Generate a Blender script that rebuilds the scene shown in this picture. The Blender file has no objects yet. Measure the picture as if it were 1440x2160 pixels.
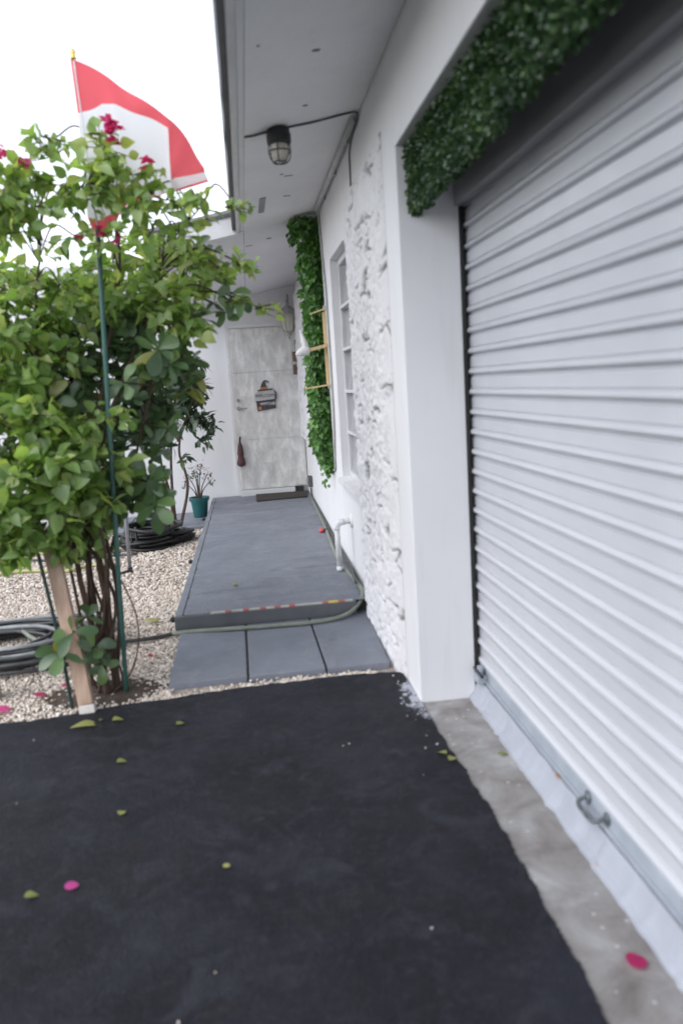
import bpy, bmesh, math, random
import numpy as np
from mathutils import Vector, Matrix, noise as mnoise

S = bpy.context.scene
COL = S.collection
random.seed(7)
RNG = np.random.default_rng(7)

# ------------------------------------------------------------------ camera
cam_d = bpy.data.cameras.new('camera')
cam = bpy.data.objects.new('camera', cam_d); COL.objects.link(cam)
cam_d.sensor_fit = 'VERTICAL'; cam_d.sensor_height = 36.0; cam_d.lens = 28.0
cam_d.clip_start = 0.02; cam_d.clip_end = 3000
right = Vector((0.9910, -0.1200, -0.0610)).normalized()
back = Vector((-0.1090, -0.9810, 0.1620)).normalized()
up = back.cross(right).normalized(); right = up.cross(back).normalized()
M3 = Matrix((right, up, back)).transposed()
cam.matrix_world = Matrix.Translation((0, 0, 1.56)) @ M3.to_4x4()
cam_d.dof.use_dof = True
cam_d.dof.focus_distance = 60
cam_d.dof.aperture_fstop = 2.2
S.camera = cam
S.cycles.diffuse_bounces = 8; S.cycles.max_bounces = 12

# ------------------------------------------------------------------ sky, sun, exposure
W = bpy.data.worlds.new('World'); S.world = W; W.use_nodes = True
wn = W.node_tree.nodes; wl = W.node_tree.links; wn.clear()
SUN_EL, SUN_ROT = math.radians(50), math.radians(243)
sky = wn.new('ShaderNodeTexSky'); sky.sky_type = 'NISHITA'; sky.sun_disc = False
sky.sun_elevation = SUN_EL; sky.sun_rotation = SUN_ROT
sky.air_density = 1.0; sky.dust_density = 1.0; sky.ozone_density = 1.0
hs = wn.new('ShaderNodeHueSaturation'); hs.inputs['Saturation'].default_value = 0.30
bg = wn.new('ShaderNodeBackground'); bg.inputs['Strength'].default_value = 0.15
out = wn.new('ShaderNodeOutputWorld')
wl.new(sky.outputs[0], hs.inputs['Color']); wl.new(hs.outputs[0], bg.inputs['Color']); wl.new(bg.outputs[0], out.inputs['Surface'])
sd = bpy.data.lights.new('sun', 'SUN'); sd.energy = 0.5; sd.angle = math.radians(60); sd.color = (1.0, 0.97, 0.93)
sun = bpy.data.objects.new('sun', sd); COL.objects.link(sun)
# direction towards the sun: rotation measured from +Y clockwise seen from above
sdir = Vector((math.sin(SUN_ROT) * math.cos(SUN_EL), math.cos(SUN_ROT) * math.cos(SUN_EL), math.sin(SUN_EL)))
sun.rotation_euler = sdir.to_track_quat('Z', 'Y').to_euler()
sun.location = sdir * 30
S.view_settings.view_transform = 'Standard'; S.view_settings.look = 'None'
S.view_settings.gamma = 1.0; S.view_settings.use_curve_mapping = False
S.view_settings.exposure = 1.40

# ------------------------------------------------------------------ materials
def new_mat(name):
    m = bpy.data.materials.new(name); m.use_nodes = True
    nt = m.node_tree; nt.nodes.clear()
    o = nt.nodes.new('ShaderNodeOutputMaterial'); p = nt.nodes.new('ShaderNodeBsdfPrincipled')
    nt.links.new(p.outputs[0], o.inputs[0])
    return m, nt, p, o
def N(nt, t, **kw):
    n = nt.nodes.new(t)
    for k, v in kw.items():
        if k.startswith('i_'): n.inputs[k[2:].replace('_', ' ')].default_value = v
        else: setattr(n, k, v)
    return n
def ramp(nt, src, stops):
    r = nt.nodes.new('ShaderNodeValToRGB')
    e = r.color_ramp.elements
    while len(e) > len(stops): e.remove(e[-1])
    while len(e) < len(stops): e.new(0.5)
    for i, (p, c) in enumerate(stops):
        e[i].position = p; e[i].color = (*c, 1) if len(c) == 3 else c
    nt.links.new(src, r.inputs[0]); return r.outputs[0]
def coords(nt, scale=(1, 1, 1)):
    g = nt.nodes.new('ShaderNodeTexCoord'); mp = nt.nodes.new('ShaderNodeMapping')
    mp.inputs['Scale'].default_value = scale
    nt.links.new(g.outputs['Object'], mp.inputs[0]); return mp.outputs[0]
def noise(nt, vec, scale, detail=4, rough=.55, dist=0):
    n = N(nt, 'ShaderNodeTexNoise', i_Scale=scale, i_Detail=detail, i_Roughness=rough, i_Distortion=dist)
    nt.links.new(vec, n.inputs['Vector']); return n.outputs['Fac']
def mix(nt, fac, a, b, blend='MIX'):
    m = nt.nodes.new('ShaderNodeMix'); m.data_type = 'RGBA'; m.blend_type = blend
    for inp, v in ((0, fac), (6, a), (7, b)):
        if hasattr(v, 'is_linked') or isinstance(v, bpy.types.NodeSocket): nt.links.new(v, m.inputs[inp])
        else: m.inputs[inp].default_value = v if isinstance(v, (int, float)) else (*v, 1)
    return m.outputs[2]
def bump(nt, p, h, strength=.3, dist=.01):
    b = N(nt, 'ShaderNodeBump', i_Strength=strength, i_Distance=dist)
    nt.links.new(h, b.inputs['Height']); nt.links.new(b.outputs[0], p.inputs['Normal'])
def pm(name, c1, c2=None, scale=6, rough=.6, bscale=60, bstr=.15, bdist=.004, stretch=(1, 1, 1), metal=0, spec=.5, lo=.35, hi=.65, detail=4):
    m, nt, p, o = new_mat(name)
    v = coords(nt, stretch)
    c2 = c2 or tuple(x * .85 for x in c1)
    f = noise(nt, v, scale, detail)
    nt.links.new(ramp(nt, f, [(lo, c1), (hi, c2)]), p.inputs['Base Color'])
    p.inputs['Roughness'].default_value = rough; p.inputs['Metallic'].default_value = metal
    p.inputs['Specular IOR Level'].default_value = spec
    if bstr: bump(nt, p, noise(nt, v, bscale, 5), bstr, bdist)
    return m
MAT = {}
# white painted stucco
def wall_mat(name, c1, c2):
    m, nt, p, o = new_mat(name)
    v = coords(nt)
    f = noise(nt, v, 1.7, 5); col = ramp(nt, f, [(.3, c1), (.75, c2)])
    vs = coords(nt, (6, 6, .6)); f2 = noise(nt, vs, 2.5, 4)
    col = mix(nt, ramp(nt, f2, [(.55, (0, 0, 0)), (.8, (.22, .22, .22))]), col, (.55, .53, .5))
    nt.links.new(col, p.inputs['Base Color']); p.inputs['Roughness'].default_value = .65
    h = mix(nt, .4, noise(nt, v, 45, 4), noise(nt, v, 9, 3))
    bump(nt, p, h, .25, .006); return m
MAT['wall'] = wall_mat('white painted stucco', (.84, .84, .845), (.79, .79, .80))
MAT['soffit'] = wall_mat('painted soffit board', (.80, .80, .81), (.71, .715, .725))
def rock_mat():
    m, nt, p, o = new_mat('white painted rough stone, bare grey in the crevices')
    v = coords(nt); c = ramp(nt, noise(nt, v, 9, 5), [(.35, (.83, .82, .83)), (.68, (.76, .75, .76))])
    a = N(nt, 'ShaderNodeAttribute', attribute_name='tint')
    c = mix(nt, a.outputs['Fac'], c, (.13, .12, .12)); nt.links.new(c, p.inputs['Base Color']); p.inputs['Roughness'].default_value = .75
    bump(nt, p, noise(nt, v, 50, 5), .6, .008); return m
MAT['rock'] = rock_mat()
MAT['trim'] = pm('white trim paint', (.8, .8, .8), (.7, .7, .7), 5, .45, 60, .05)
MAT['dark_edge'] = pm('dark roof edge metal', (.07, .07, .075), (.045, .045, .05), 8, .5)
MAT['roofing'] = pm('grey roofing', (.2, .2, .2), (.28, .28, .28), 10, .9)
# shutter
def shutter_mat():
    m, nt, p, o = new_mat('white enamelled shutter')
    v = coords(nt, (1, .35, 1)); f = noise(nt, v, 5, 4)
    nt.links.new(ramp(nt, f, [(.3, (.585, .60, .635)), (.7, (.52, .535, .57))]), p.inputs['Base Color'])
    p.inputs['Roughness'].default_value = .34
    f2 = noise(nt, coords(nt, (1, 2, 1)), 3, 3)
    nt.links.new(ramp(nt, f2, [(.3, (.28,) * 3), (.7, (.45,) * 3)]), p.inputs['Roughness'])
    bump(nt, p, noise(nt, coords(nt, (1, .3, 1)), 6, 3), .22, .012); return m
MAT['shutter'] = shutter_mat()
MAT['hood'] = pm('grey painted hood', (.27, .27, .285), (.22, .22, .235), 3, .5, 40, .05)
MAT['rail_metal'] = pm('blue grey galvanised rail', (.42, .46, .51), (.34, .38, .43), 7, .45, 50, .08)
MAT['black'] = pm('black rubber and gap shade', (.012, .012, .013), (.02, .02, .02), 20, .6)
MAT['black_metal'] = pm('black painted metal', (.014, .014, .017), (.022, .022, .026), 20, .4)
MAT['grey_metal'] = pm('grey metal', (.33, .35, .38), (.26, .28, .3), 10, .4, metal=.5)
MAT['dark_metal'] = pm('dull zinc', (.17, .19, .21), (.09, .10, .115), 25, .5, metal=.4)
MAT['pvc'] = pm('white plastic pipe', (.72, .73, .74), (.5, .5, .47), 18, .4, 30, .05, lo=.45, hi=.7)
MAT['pvc_clean'] = pm('clean white plastic', (.78, .8, .84), (.72, .74, .78), 18, .35, 30, .02)
MAT['conduit'] = pm('painted conduit', (.62, .62, .62), (.52, .52, .52), 10, .45, 30, .03)
MAT['cable'] = pm('dark cable', (.06, .06, .065), (.09, .09, .09), 20, .6)
MAT['cable_grey'] = pm('grey cable', (.4, .4, .39), (.3, .3, .3), 20, .6)
MAT['frame'] = pm('window frame paint', (.72, .72, .73), (.64, .64, .65), 9, .45, 40, .05)
def glass_mat():
    m, nt, p, o = new_mat('dusty obscure window glass')
    f = noise(nt, coords(nt), 7, 4)
    nt.links.new(ramp(nt, f, [(.3, (.36, .36, .38)), (.7, (.28, .28, .30))]), p.inputs['Base Color'])
    p.inputs['Roughness'].default_value = .22; p.inputs['Coat Weight'].default_value = .4; return m
MAT['pane'] = glass_mat()
# weathered door
def door_mat():
    m, nt, p, o = new_mat('worn whitewashed door')
    v = coords(nt, (1, 1, .55)); f = noise(nt, v, 8.0, 7, .66, .3)
    c = ramp(nt, f, [(.36, (.48, .47, .46)), (.5, (.58, .57, .565)), (.62, (.72, .71, .70))])
    vs = coords(nt, (7, 1, .5)); f2 = noise(nt, vs, 3, 5)
    c = mix(nt, ramp(nt, f2, [(.54, (0, 0, 0)), (.74, (.55, .55, .55))]), c, (.82, .81, .80))
    nt.links.new(c, p.inputs['Base Color']); p.inputs['Roughness'].default_value = .6
    bump(nt, p, noise(nt, v, 40, 4), .2, .004); return m
MAT['door'] = door_mat()
# asphalt
def asphalt_mat():
    m, nt, p, o = new_mat('worn black sealed asphalt')
    v = coords(nt)
    c = ramp(nt, noise(nt, v, 1.9, 7, .62, .5), [(.3, (.0036, .0038, .0068)), (.5, (.0072, .0076, .0125)), (.66, (.017, .0175, .026))])
    c = mix(nt, ramp(nt, noise(nt, v, 5.0, 8, .68, 1.2), [(.52, (0, 0, 0)), (.70, (.8, .8, .8))]), c, (.036, .037, .045))
    c = mix(nt, ramp(nt, noise(nt, coords(nt, (1, 1.4, 1)), 2.7, 6, .7, .8), [(.58, (0, 0, 0)), (.74, (.5, .5, .5))]), c, (.030, .024, .018))
    c = mix(nt, ramp(nt, noise(nt, v, 38, 5, .75), [(.50, (0, 0, 0)), (.72, (.55, .55, .55))]), c, (.045, .046, .054))
    c = mix(nt, ramp(nt, noise(nt, coords(nt, (.6, 2.4, 1)), 9, 6, .7, 1.5), [(.60, (0, 0, 0)), (.70, (.7, .7, .7))]), c, (.0035, .0036, .006))
    vo = N(nt, 'ShaderNodeTexVoronoi', i_Scale=7.0); nt.links.new(v, vo.inputs['Vector'])
    d = ramp(nt, vo.outputs['Distance'], [(.025, (1, 1, 1)), (.06, (0, 0, 0))])
    sel = N(nt, 'ShaderNodeSeparateColor'); nt.links.new(vo.outputs['Color'], sel.inputs[0])
    on = ramp(nt, sel.outputs[0], [(.70, (0, 0, 0)), (.95, (.8, .8, .8))])
    c = mix(nt, mix(nt, 1.0, d, on, 'MULTIPLY'), c, (.30, .30, .31))
    # spilled white paint near the garage corner
    sx = N(nt, 'ShaderNodeSeparateXYZ'); nt.links.new(v, sx.inputs[0])
    def mr(sock, a, b):
        q = N(nt, 'ShaderNodeMapRange'); q.inputs['From Min'].default_value = a; q.inputs['From Max'].default_value = b; nt.links.new(sock, q.inputs['Value']); return q.outputs[0]
    area = mix(nt, 1.0, mr(sx.outputs[0], .50, .74), mix(nt, 1.0, mr(sx.outputs[1], 2.95, 3.55), mr(sx.outputs[1], 4.05, 3.80), 'MULTIPLY'), 'MULTIPLY')
    sp = mix(nt, 1.0, noise(nt, v, 36, 5, .7), area, 'MULTIPLY')
    c = mix(nt, ramp(nt, sp, [(.33, (0, 0, 0)), (.40, (.85, .85, .85))]), c, (.60, .60, .61))
    nt.links.new(c, p.inputs['Base Color'])
    nt.links.new(ramp(nt, noise(nt, v, 3, 4), [(.3, (.62,) * 3), (.7, (.85,) * 3)]), p.inputs['Roughness'])
    p.inputs['Specular IOR Level'].default_value = .3
    h = mix(nt, .5, noise(nt, v, 110, 4, .7), noise(nt, v, 14, 5))
    bump(nt, p, h, .8, .02); return m
MAT['asphalt'] = asphalt_mat()
def painted_mat(name, c1, c2, wear, seams):
    m, nt, p, o = new_mat(name)
    v = coords(nt); vs = coords(nt, (.35, 1.5, 1))
    c = ramp(nt, noise(nt, v, 2.6, 7, .62, .6), [(.3, c2), (.7, c1)])
    c = mix(nt, ramp(nt, noise(nt, v, 6.5, 8, .72, 1.0), [(.54, (0, 0, 0)), (.72, (wear,) * 3)]), c, (.30, .30, .315))
    c = mix(nt, ramp(nt, noise(nt, coords(nt, (1, .5, 1)), 4.0, 6, .7, .5), [(.60, (0, 0, 0)), (.75, (wear,) * 3)]), c, (.085, .085, .09))
    nt.links.new(c, p.inputs['Base Color'])
    nt.links.new(ramp(nt, noise(nt, v, 5, 5), [(.3, (.42,) * 3), (.7, (.7,) * 3)]), p.inputs['Roughness'])
    bump(nt, p, mix(nt, .5, noise(nt, vs, 5, 5), noise(nt, v, 60, 4)), .7 if seams else .35, .022 if seams else .008); return m
MAT['deck'] = painted_mat('worn grey painted deck', (.185, .198, .225), (.135, .147, .172), .5, True)
MAT['paver'] = painted_mat('worn grey painted slab', (.205, .222, .255), (.155, .17, .198), .5, False)
def concrete_mat():
    m, nt, p, o = new_mat('stained concrete threshold')
    v = coords(nt)
    f = noise(nt, v, 5, 7, .62, .4); c = ramp(nt, f, [(.28, (.15, .135, .125)), (.45, (.26, .245, .235)), (.56, (.32, .315, .31)), (.72, (.46, .46, .46))])
    vo = N(nt, 'ShaderNodeTexVoronoi', i_Scale=26.0); nt.links.new(v, vo.inputs['Vector'])
    d = ramp(nt, vo.outputs['Distance'], [(.1, (1, 1, 1)), (.22, (0, 0, 0))])
    sel = N(nt, 'ShaderNodeSeparateColor'); nt.links.new(vo.outputs['Color'], sel.inputs[0])
    on = ramp(nt, sel.outputs[0], [(.74, (0, 0, 0)), (.78, (.7, .7, .7))])
    c = mix(nt, mix(nt, 1.0, d, on, 'MULTIPLY'), c, (.6, .6, .6))
    nt.links.new(c, p.inputs['Base Color']); p.inputs['Roughness'].default_value = .8
    bump(nt, p, noise(nt, v, 60, 5), .35, .006); return m
MAT['concrete'] = concrete_mat()
def strip_mat():
    m, nt, p, o = new_mat('white painted floor strip')
    v = coords(nt)
    c = ramp(nt, noise(nt, v, 6, 5), [(.3, (.44, .465, .52)), (.75, (.36, .38, .43))])
    f = noise(nt, v, 7.5, 5, .6); c = mix(nt, ramp(nt, f, [(.665, (0, 0, 0)), (.72, (.8, .8, .8))]), c, (.34, .16, .06))
    nt.links.new(c, p.inputs['Base Color']); p.inputs['Roughness'].default_value = .55
    bump(nt, p, noise(nt, v, 30, 4), .2, .006); return m
MAT['strip'] = strip_mat()
MAT['deck_edge'] = pm('grey painted edge board', (.125, .13, .14), (.10, .105, .115), 6, .55)
MAT['ground'] = pm('plain earth', (.2, .19, .17), (.14, .13, .12), 2, .9)
MAT['gravel_base'] = pm('gravel fines', (.46, .41, .37), (.26, .215, .185), 45, .9, 90, .7, .02, detail=8)
MAT['soil'] = pm('dark soil', (.05, .036, .027), (.09, .065, .05), 18, .95, 60, .8, .02)
MAT['wood'] = pm('pale raw timber', (.58, .41, .31), (.33, .215, .155), 2.2, .65, 30, .12, stretch=(14, 14, .8), lo=.3, hi=.72)
MAT['wood_end'] = pm('weathered white timber end', (.66, .63, .6), (.5, .47, .44), 14, .7)
MAT['bamboo'] = pm('yellow pine stick', (.74, .56, .30), (.62, .44, .22), 9, .55, stretch=(4, 4, 1))
MAT['cloth_white'] = pm('white cloth', (.72, .71, .72), (.6, .59, .6), 14, .8)
MAT['pole'] = pm('green coated pole', (.045, .135, .115), (.035, .10, .088), 8, .35, 40, .04)
MAT['stake_green'] = pm('dark green stake', (.02, .05, .045), (.015, .035, .03), 12, .5)
MAT['gold'] = pm('gold finial', (.75, .52, .14), (.6, .4, .1), 10, .3, metal=.8)
MAT['pot'] = pm('teal plastic pot', (.012, .115, .12), (.010, .09, .095), 6, .4, 40, .03)
MAT['mat_brown'] = pm('dark brown coir', (.028, .022, .019), (.045, .036, .031), 60, .95, 150, .6, .01)
MAT['hose_green'] = pm('grey green hose', (.235, .265, .215), (.18, .20, .165), 12, .45)
MAT['hose_grey'] = pm('grey hose', (.30, .315, .33), (.12, .125, .135), 4, .4)
MAT['hose_dark'] = pm('dark hose', (.03, .032, .035), (.06, .062, .066), 5, .4)
MAT['hose_black'] = pm('black hose', (.006, .006, .007), (.014, .014, .016), 5, .45)
MAT['hose_yellow'] = pm('yellow green hose', (.42, .40, .16), (.33, .33, .16), 6, .5)
MAT['red_plastic'] = pm('red plastic', (.55, .06, .07), (.5, .05, .06), 8, .35)
MAT['tape_cream'] = pm('faded cream tape', (.42, .41, .37), (.30, .30, .29), 20, .6)
MAT['tape_red'] = pm('faded red tape', (.38, .09, .09), (.28, .11, .11), 20, .6)
MAT['tape_yellow'] = pm('yellow tape', (.62, .45, .10), (.5, .36, .1), 20, .6)
MAT['terracotta'] = pm('brown wood plaque', (.17, .09, .06), (.12, .065, .05), 15, .6)
MAT['umbrella'] = pm('dark red umbrella cloth', (.09, .035, .035), (.055, .03, .03), 20, .8)
MAT['lantern_grey'] = pm('weathered lantern metal', (.34, .335, .33), (.24, .235, .23), 14, .5)
MAT['sign_dark'] = pm('charcoal sign board', (.035, .032, .038), (.06, .055, .06), 14, .6)
MAT['sign_light'] = pm('pale grey sign board', (.42, .41, .42), (.36, .35, .36), 14, .6)
MAT['orange'] = pm('orange paint', (.42, .17, .05), (.34, .13, .04), 14, .6)
MAT['sign_white'] = pm('white lettering', (.78, .78, .78), (.7, .7, .7), 14, .6)
def lens_mat(name, c):
    m, nt, p, o = new_mat(name)
    p.inputs['Base Color'].default_value = (*c, 1); p.inputs['Roughness'].default_value = .25
    p.inputs['Transmission Weight'].default_value = .55; p.inputs['IOR'].default_value = 1.3; return m
MAT['lens'] = lens_mat('lamp glass', (.78, .76, .68))
def cloth_mat(name, c, tr):
    m, nt, p, o = new_mat(name)
    p.inputs['Base Color'].default_value = (*c, 1); p.inputs['Roughness'].default_value = .8
    t = N(nt, 'ShaderNodeBsdfTranslucent'); t.inputs['Color'].default_value = (*c, 1)
    mx = N(nt, 'ShaderNodeMixShader'); mx.inputs[0].default_value = tr
    nt.links.new(p.outputs[0], mx.inputs[1]); nt.links.new(t.outputs[0], mx.inputs[2]); nt.links.new(mx.outputs[0], o.inputs[0])
    return m
MAT['flag_red'] = cloth_mat('red flag cloth', (.92, .15, .18), .6)
MAT['flag_white'] = cloth_mat('white flag cloth', (.97, .96, .97), .72)
def leaf_mat(name, stops, rough=.45, tr=.3):
    m, nt, p, o = new_mat(name)
    a = N(nt, 'ShaderNodeAttribute', attribute_name='tint')
    c = ramp(nt, a.outputs['Fac'], stops)
    f = noise(nt, coords(nt), 35, 3); c = mix(nt, .3, c, mix(nt, f, (0, 0, 0), c, 'MIX'))
    nt.links.new(c, p.inputs['Base Color']); p.inputs['Roughness'].default_value = rough
    p.inputs['Specular IOR Level'].default_value = .6; p.inputs['Coat Weight'].default_value = .25; p.inputs['Coat Roughness'].default_value = .3
    t = N(nt, 'ShaderNodeBsdfTranslucent')
    nt.links.new(mix(nt, 1.0, c, (1.5, 1.55, .7), 'MULTIPLY'), t.inputs['Color'])
    mx = N(nt, 'ShaderNodeMixShader'); mx.inputs[0].default_value = tr
    nt.links.new(p.outputs[0], mx.inputs[1]); nt.links.new(t.outputs[0], mx.inputs[2]); nt.links.new(mx.outputs[0], o.inputs[0])
    return m
MAT['leaf_b'] = leaf_mat('bright shrub leaf', [(0, (.13, .22, .065)), (.4, (.24, .38, .12)), (.85, (.36, .50, .19)), (1, (.42, .48, .17))], .38, .5)
MAT['leaf_c'] = leaf_mat('thick dark green leaf', [(0, (.07, .125, .065)), (.5, (.12, .205, .10)), (.9, (.18, .30, .11)), (1, (.34, .30, .08))], .32, .25)
MAT['leaf_dark'] = leaf_mat('small tree leaf', [(0, (.02, .045, .022)), (.6, (.04, .085, .035)), (1, (.12, .15, .03))], .45, .2)
MAT['leaf_ivy'] = leaf_mat('artificial ivy leaf', [(0, (.03, .09, .018)), (.55, (.08, .23, .04)), (1, (.19, .40, .08))], .45, .25)
MAT['leaf_box'] = leaf_mat('artificial boxwood leaf', [(0, (.016, .045, .022)), (.5, (.052, .122, .05)), (1, (.20, .33, .14))], .4, .2)
MAT['bract'] = leaf_mat('magenta bract', [(0, (.42, .01, .10)), (.6, (.62, .02, .20)), (1, (.75, .10, .42))], .6, .4)
MAT['fallen'] = leaf_mat('fallen yellow green leaf', [(0, (.16, .20, .05)), (.6, (.33, .36, .09)), (1, (.48, .46, .18))], .6, .2)
MAT['bark'] = pm('brown bark', (.10, .062, .042), (.045, .028, .021), 14, .85, 40, .6, .01, stretch=(3, 3, .6))
MAT['backing'] = pm('dark green mesh backing', (.012, .02, .01), (.02, .03, .015), 14, .9)
def pebble_mat():
    m, nt, p, o = new_mat('pale pebbles')
    a = N(nt, 'ShaderNodeAttribute', attribute_name='tint')
    c = ramp(nt, a.outputs['Fac'], [(0, (.21, .13, .09)), (.2, (.47, .395, .335)), (.6, (.66, .585, .52)), (1, (.80, .75, .70))])
    nt.links.new(c, p.inputs['Base Color']); p.inputs['Roughness'].default_value = .8; return m
MAT['pebble'] = pebble_mat()

def base_scale(names, k):
    for nm in names:
        nt = MAT[nm].node_tree; p = next(n_ for n_ in nt.nodes if n_.type == 'BSDF_PRINCIPLED'); inp = p.inputs['Base Color']
        src = inp.links[0].from_socket; nt.links.new(mix(nt, 1.0, src, k, 'MULTIPLY'), inp)
base_scale(['wall', 'rock', 'trim', 'frame', 'conduit'], (.835, .835, .86))
base_scale(['soffit'], (.98, .98, 1.0))
base_scale(['shutter'], (.86, .86, .875))
base_scale(['strip', 'rail_metal', 'pane', 'paver', 'deck_edge', 'concrete'], (.81, .81, .83))
base_scale(['deck'], (.95, .96, 1.0))
base_scale(['paver'], (1.12, 1.12, 1.14))
base_scale(['asphalt'], (.74, .77, .88))
base_scale(['wood', 'leaf_box', 'leaf_ivy', 'pole', 'pot', 'bamboo', 'cloth_white', 'pvc', 'pvc_clean', 'hose_green'], (.86, .86, .86))

# ------------------------------------------------------------------ object helpers
def tag(o, label=None, cat=None, group=None, kind=None):
    if label: o['label'] = label
    if cat: o['category'] = cat
    if group: o['group'] = group
    if kind: o['kind'] = kind
    return o
def thing(name, label, cat, loc=(0, 0, 0), group=None):
    o = bpy.data.objects.new(name, None); COL.objects.link(o); o.location = loc
    o.empty_display_size = .1
    return tag(o, label, cat, group)
def origin(o):
    v = Vector((0, 0, 0))
    while o is not None: v += o.location; o = o.parent
    return v
class MB:
    """collects shapes given in world coordinates"""
    def __init__(s): s.v = []; s.f = []
    def add(s, V, F):
        n = len(s.v); s.v += [tuple(p) for p in V]; s.f += [tuple(i + n for i in f) for f in F]; return s
    def box(s, x0, x1, y0, y1, z0, z1):
        return s.hexa([(x0, y0, z0), (x1, y0, z0), (x1, y1, z0), (x0, y1, z0), (x0, y0, z1), (x1, y0, z1), (x1, y1, z1), (x0, y1, z1)])
    def hexa(s, V):
        return s.add(V, [(0, 3, 2, 1), (4, 5, 6, 7), (0, 1, 5, 4), (1, 2, 6, 5), (2, 3, 7, 6), (3, 0, 4, 7)])
    def bar(s, a, b, w, h, upv=(0, 0, 1)):
        a, b = Vector(a), Vector(b); d = (b - a).normalized(); u = Vector(upv)
        x = d.cross(u)
        if x.length < 1e-4: x = d.cross(Vector((1, 0, 0)))
        x.normalize(); y = x.cross(d)
        P = [(-1, -1), (1, -1), (1, 1), (-1, 1)]
        return s.hexa([a + x * i * w / 2 + y * j * h / 2 for i, j in P] + [b + x * i * w / 2 + y * j * h / 2 for i, j in P])
    def tube(s, pts, r, n=8, caps=True):
        pts = [Vector(p) for p in pts]; rs = r if isinstance(r, (list, tuple)) else [r] * len(pts)
        V = []; prev = None
        for i, p in enumerate(pts):
            d = (pts[min(i + 1, len(pts) - 1)] - pts[max(i - 1, 0)]).normalized()
            if prev is None:
                x = d.cross(Vector((0, 0, 1)))
                if x.length < .05: x = d.cross(Vector((1, 0, 0)))
            else: x = prev - d * prev.dot(d)
            x.normalize(); prev = x; y = d.cross(x)
            for k in range(n):
                a = 2 * math.pi * k / n; V.append(p + (x * math.cos(a) + y * math.sin(a)) * rs[i])
        F = []
        for i in range(len(pts) - 1):
            for k in range(n):
                F.append((i * n + k, i * n + (k + 1) % n, (i + 1) * n + (k + 1) % n, (i + 1) * n + k))
        if caps: F.append(tuple(range(n))[::-1]); F.append(tuple((len(pts) - 1) * n + k for k in range(n)))
        return s.add(V, F)
    def lathe(s, c, prof, n=20, axis='z', caps=True):
        V = []
        for r, h in prof:
            for k in range(n):
                a = 2 * math.pi * k / n; x, y = r * math.cos(a), r * math.sin(a)
                V.append((c[0] + x, c[1] + y, c[2] + h) if axis == 'z' else ((c[0] + x, c[1] - h, c[2] + y) if axis == 'y' else (c[0] + h, c[1] + x, c[2] + y)))
        F = []
        for i in range(len(prof) - 1):
            for k in range(n): F.append((i * n + k, i * n + (k + 1) % n, (i + 1) * n + (k + 1) % n, (i + 1) * n + k))
        if caps: F.append(tuple(range(n))[::-1]); F.append(tuple((len(prof) - 1) * n + k for k in range(n)))
        return s.add(V, F)
    def prism(s, poly, z0, z1):
        """poly in xy, extruded in z"""
        n = len(poly); V = [(x, y, z0) for x, y in poly] + [(x, y, z1) for x, y in poly]
        F = [tuple(range(n))[::-1], tuple(range(n, 2 * n))] + [(i, (i + 1) % n, n + (i + 1) % n, n + i) for i in range(n)]
        return s.add(V, F)
    def prism_y(s, poly, y0, y1):
        """poly in xz, extruded along y"""
        n = len(poly); V = [(x, y0, z) for x, z in poly] + [(x, y1, z) for x, z in poly]
        F = [tuple(range(n)), tuple(range(n, 2 * n))[::-1]] + [(i, n + i, n + (i + 1) % n, (i + 1) % n) for i in range(n)]
        return s.add(V, F)
    def near(s, k=.9409):
        s.v = [(x * k, y * k, 1.56 + (z - 1.56) * k) for x, y, z in s.v]; return s
    def build(s, name, mat, parent=None, bevel=0, smooth=False, kind=None, label=None, segs=2):
        off = origin(parent) if parent is not None else Vector((0, 0, 0))
        me = bpy.data.meshes.new(name)
        me.from_pydata([(x - off.x, y - off.y, z - off.z) for x, y, z in s.v], [], s.f); me.update()
        bm = bmesh.new(); bm.from_mesh(me)
        bmesh.ops.recalc_face_normals(bm, faces=bm.faces)
        if bevel:
            ed = [e for e in bm.edges if len(e.link_faces) == 2 and e.calc_face_angle(0) > .5]
            bmesh.ops.bevel(bm, geom=ed, offset=bevel, segments=segs, profile=.6, affect='EDGES', clamp_overlap=True)
        bm.to_mesh(me); bm.free()
        me.materials.append(MAT[mat] if isinstance(mat, str) else mat)
        if smooth: me.shade_smooth()
        o = bpy.data.objects.new(name, me); COL.objects.link(o)
        if parent is not None: o.parent = parent
        return tag(o, label, kind=kind)
def np_mesh(name, V, F, mat, parent=None, tint=None, smooth=False, kind=None, label=None, off=None):
    """V (n,3) array, F (m,k) int array with one k"""
    if off is None: off = origin(parent) if parent is not None else Vector((0, 0, 0))
    V = np.asarray(V, np.float32) - np.array(off, np.float32); F = np.asarray(F, np.int32); k = F.shape[1]
    me = bpy.data.meshes.new(name)
    me.vertices.add(len(V)); me.vertices.foreach_set('co', V.ravel())
    me.loops.add(F.size); me.loops.foreach_set('vertex_index', F.ravel())
    me.polygons.add(len(F)); me.polygons.foreach_set('loop_start', np.arange(0, F.size, k, dtype=np.int32))
    me.polygons.foreach_set('loop_total', np.full(len(F), k, np.int32))
    me.update(calc_edges=True); me.validate()
    if tint is not None:
        a = me.attributes.new('tint', 'FLOAT', 'POINT'); a.data.foreach_set('value', np.asarray(tint, np.float32))
    me.materials.append(MAT[mat])
    if smooth: me.shade_smooth()
    o = bpy.data.objects.new(name, me); COL.objects.link(o)
    if parent is not None: o.parent = parent
    return tag(o, label, kind=kind)
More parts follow.
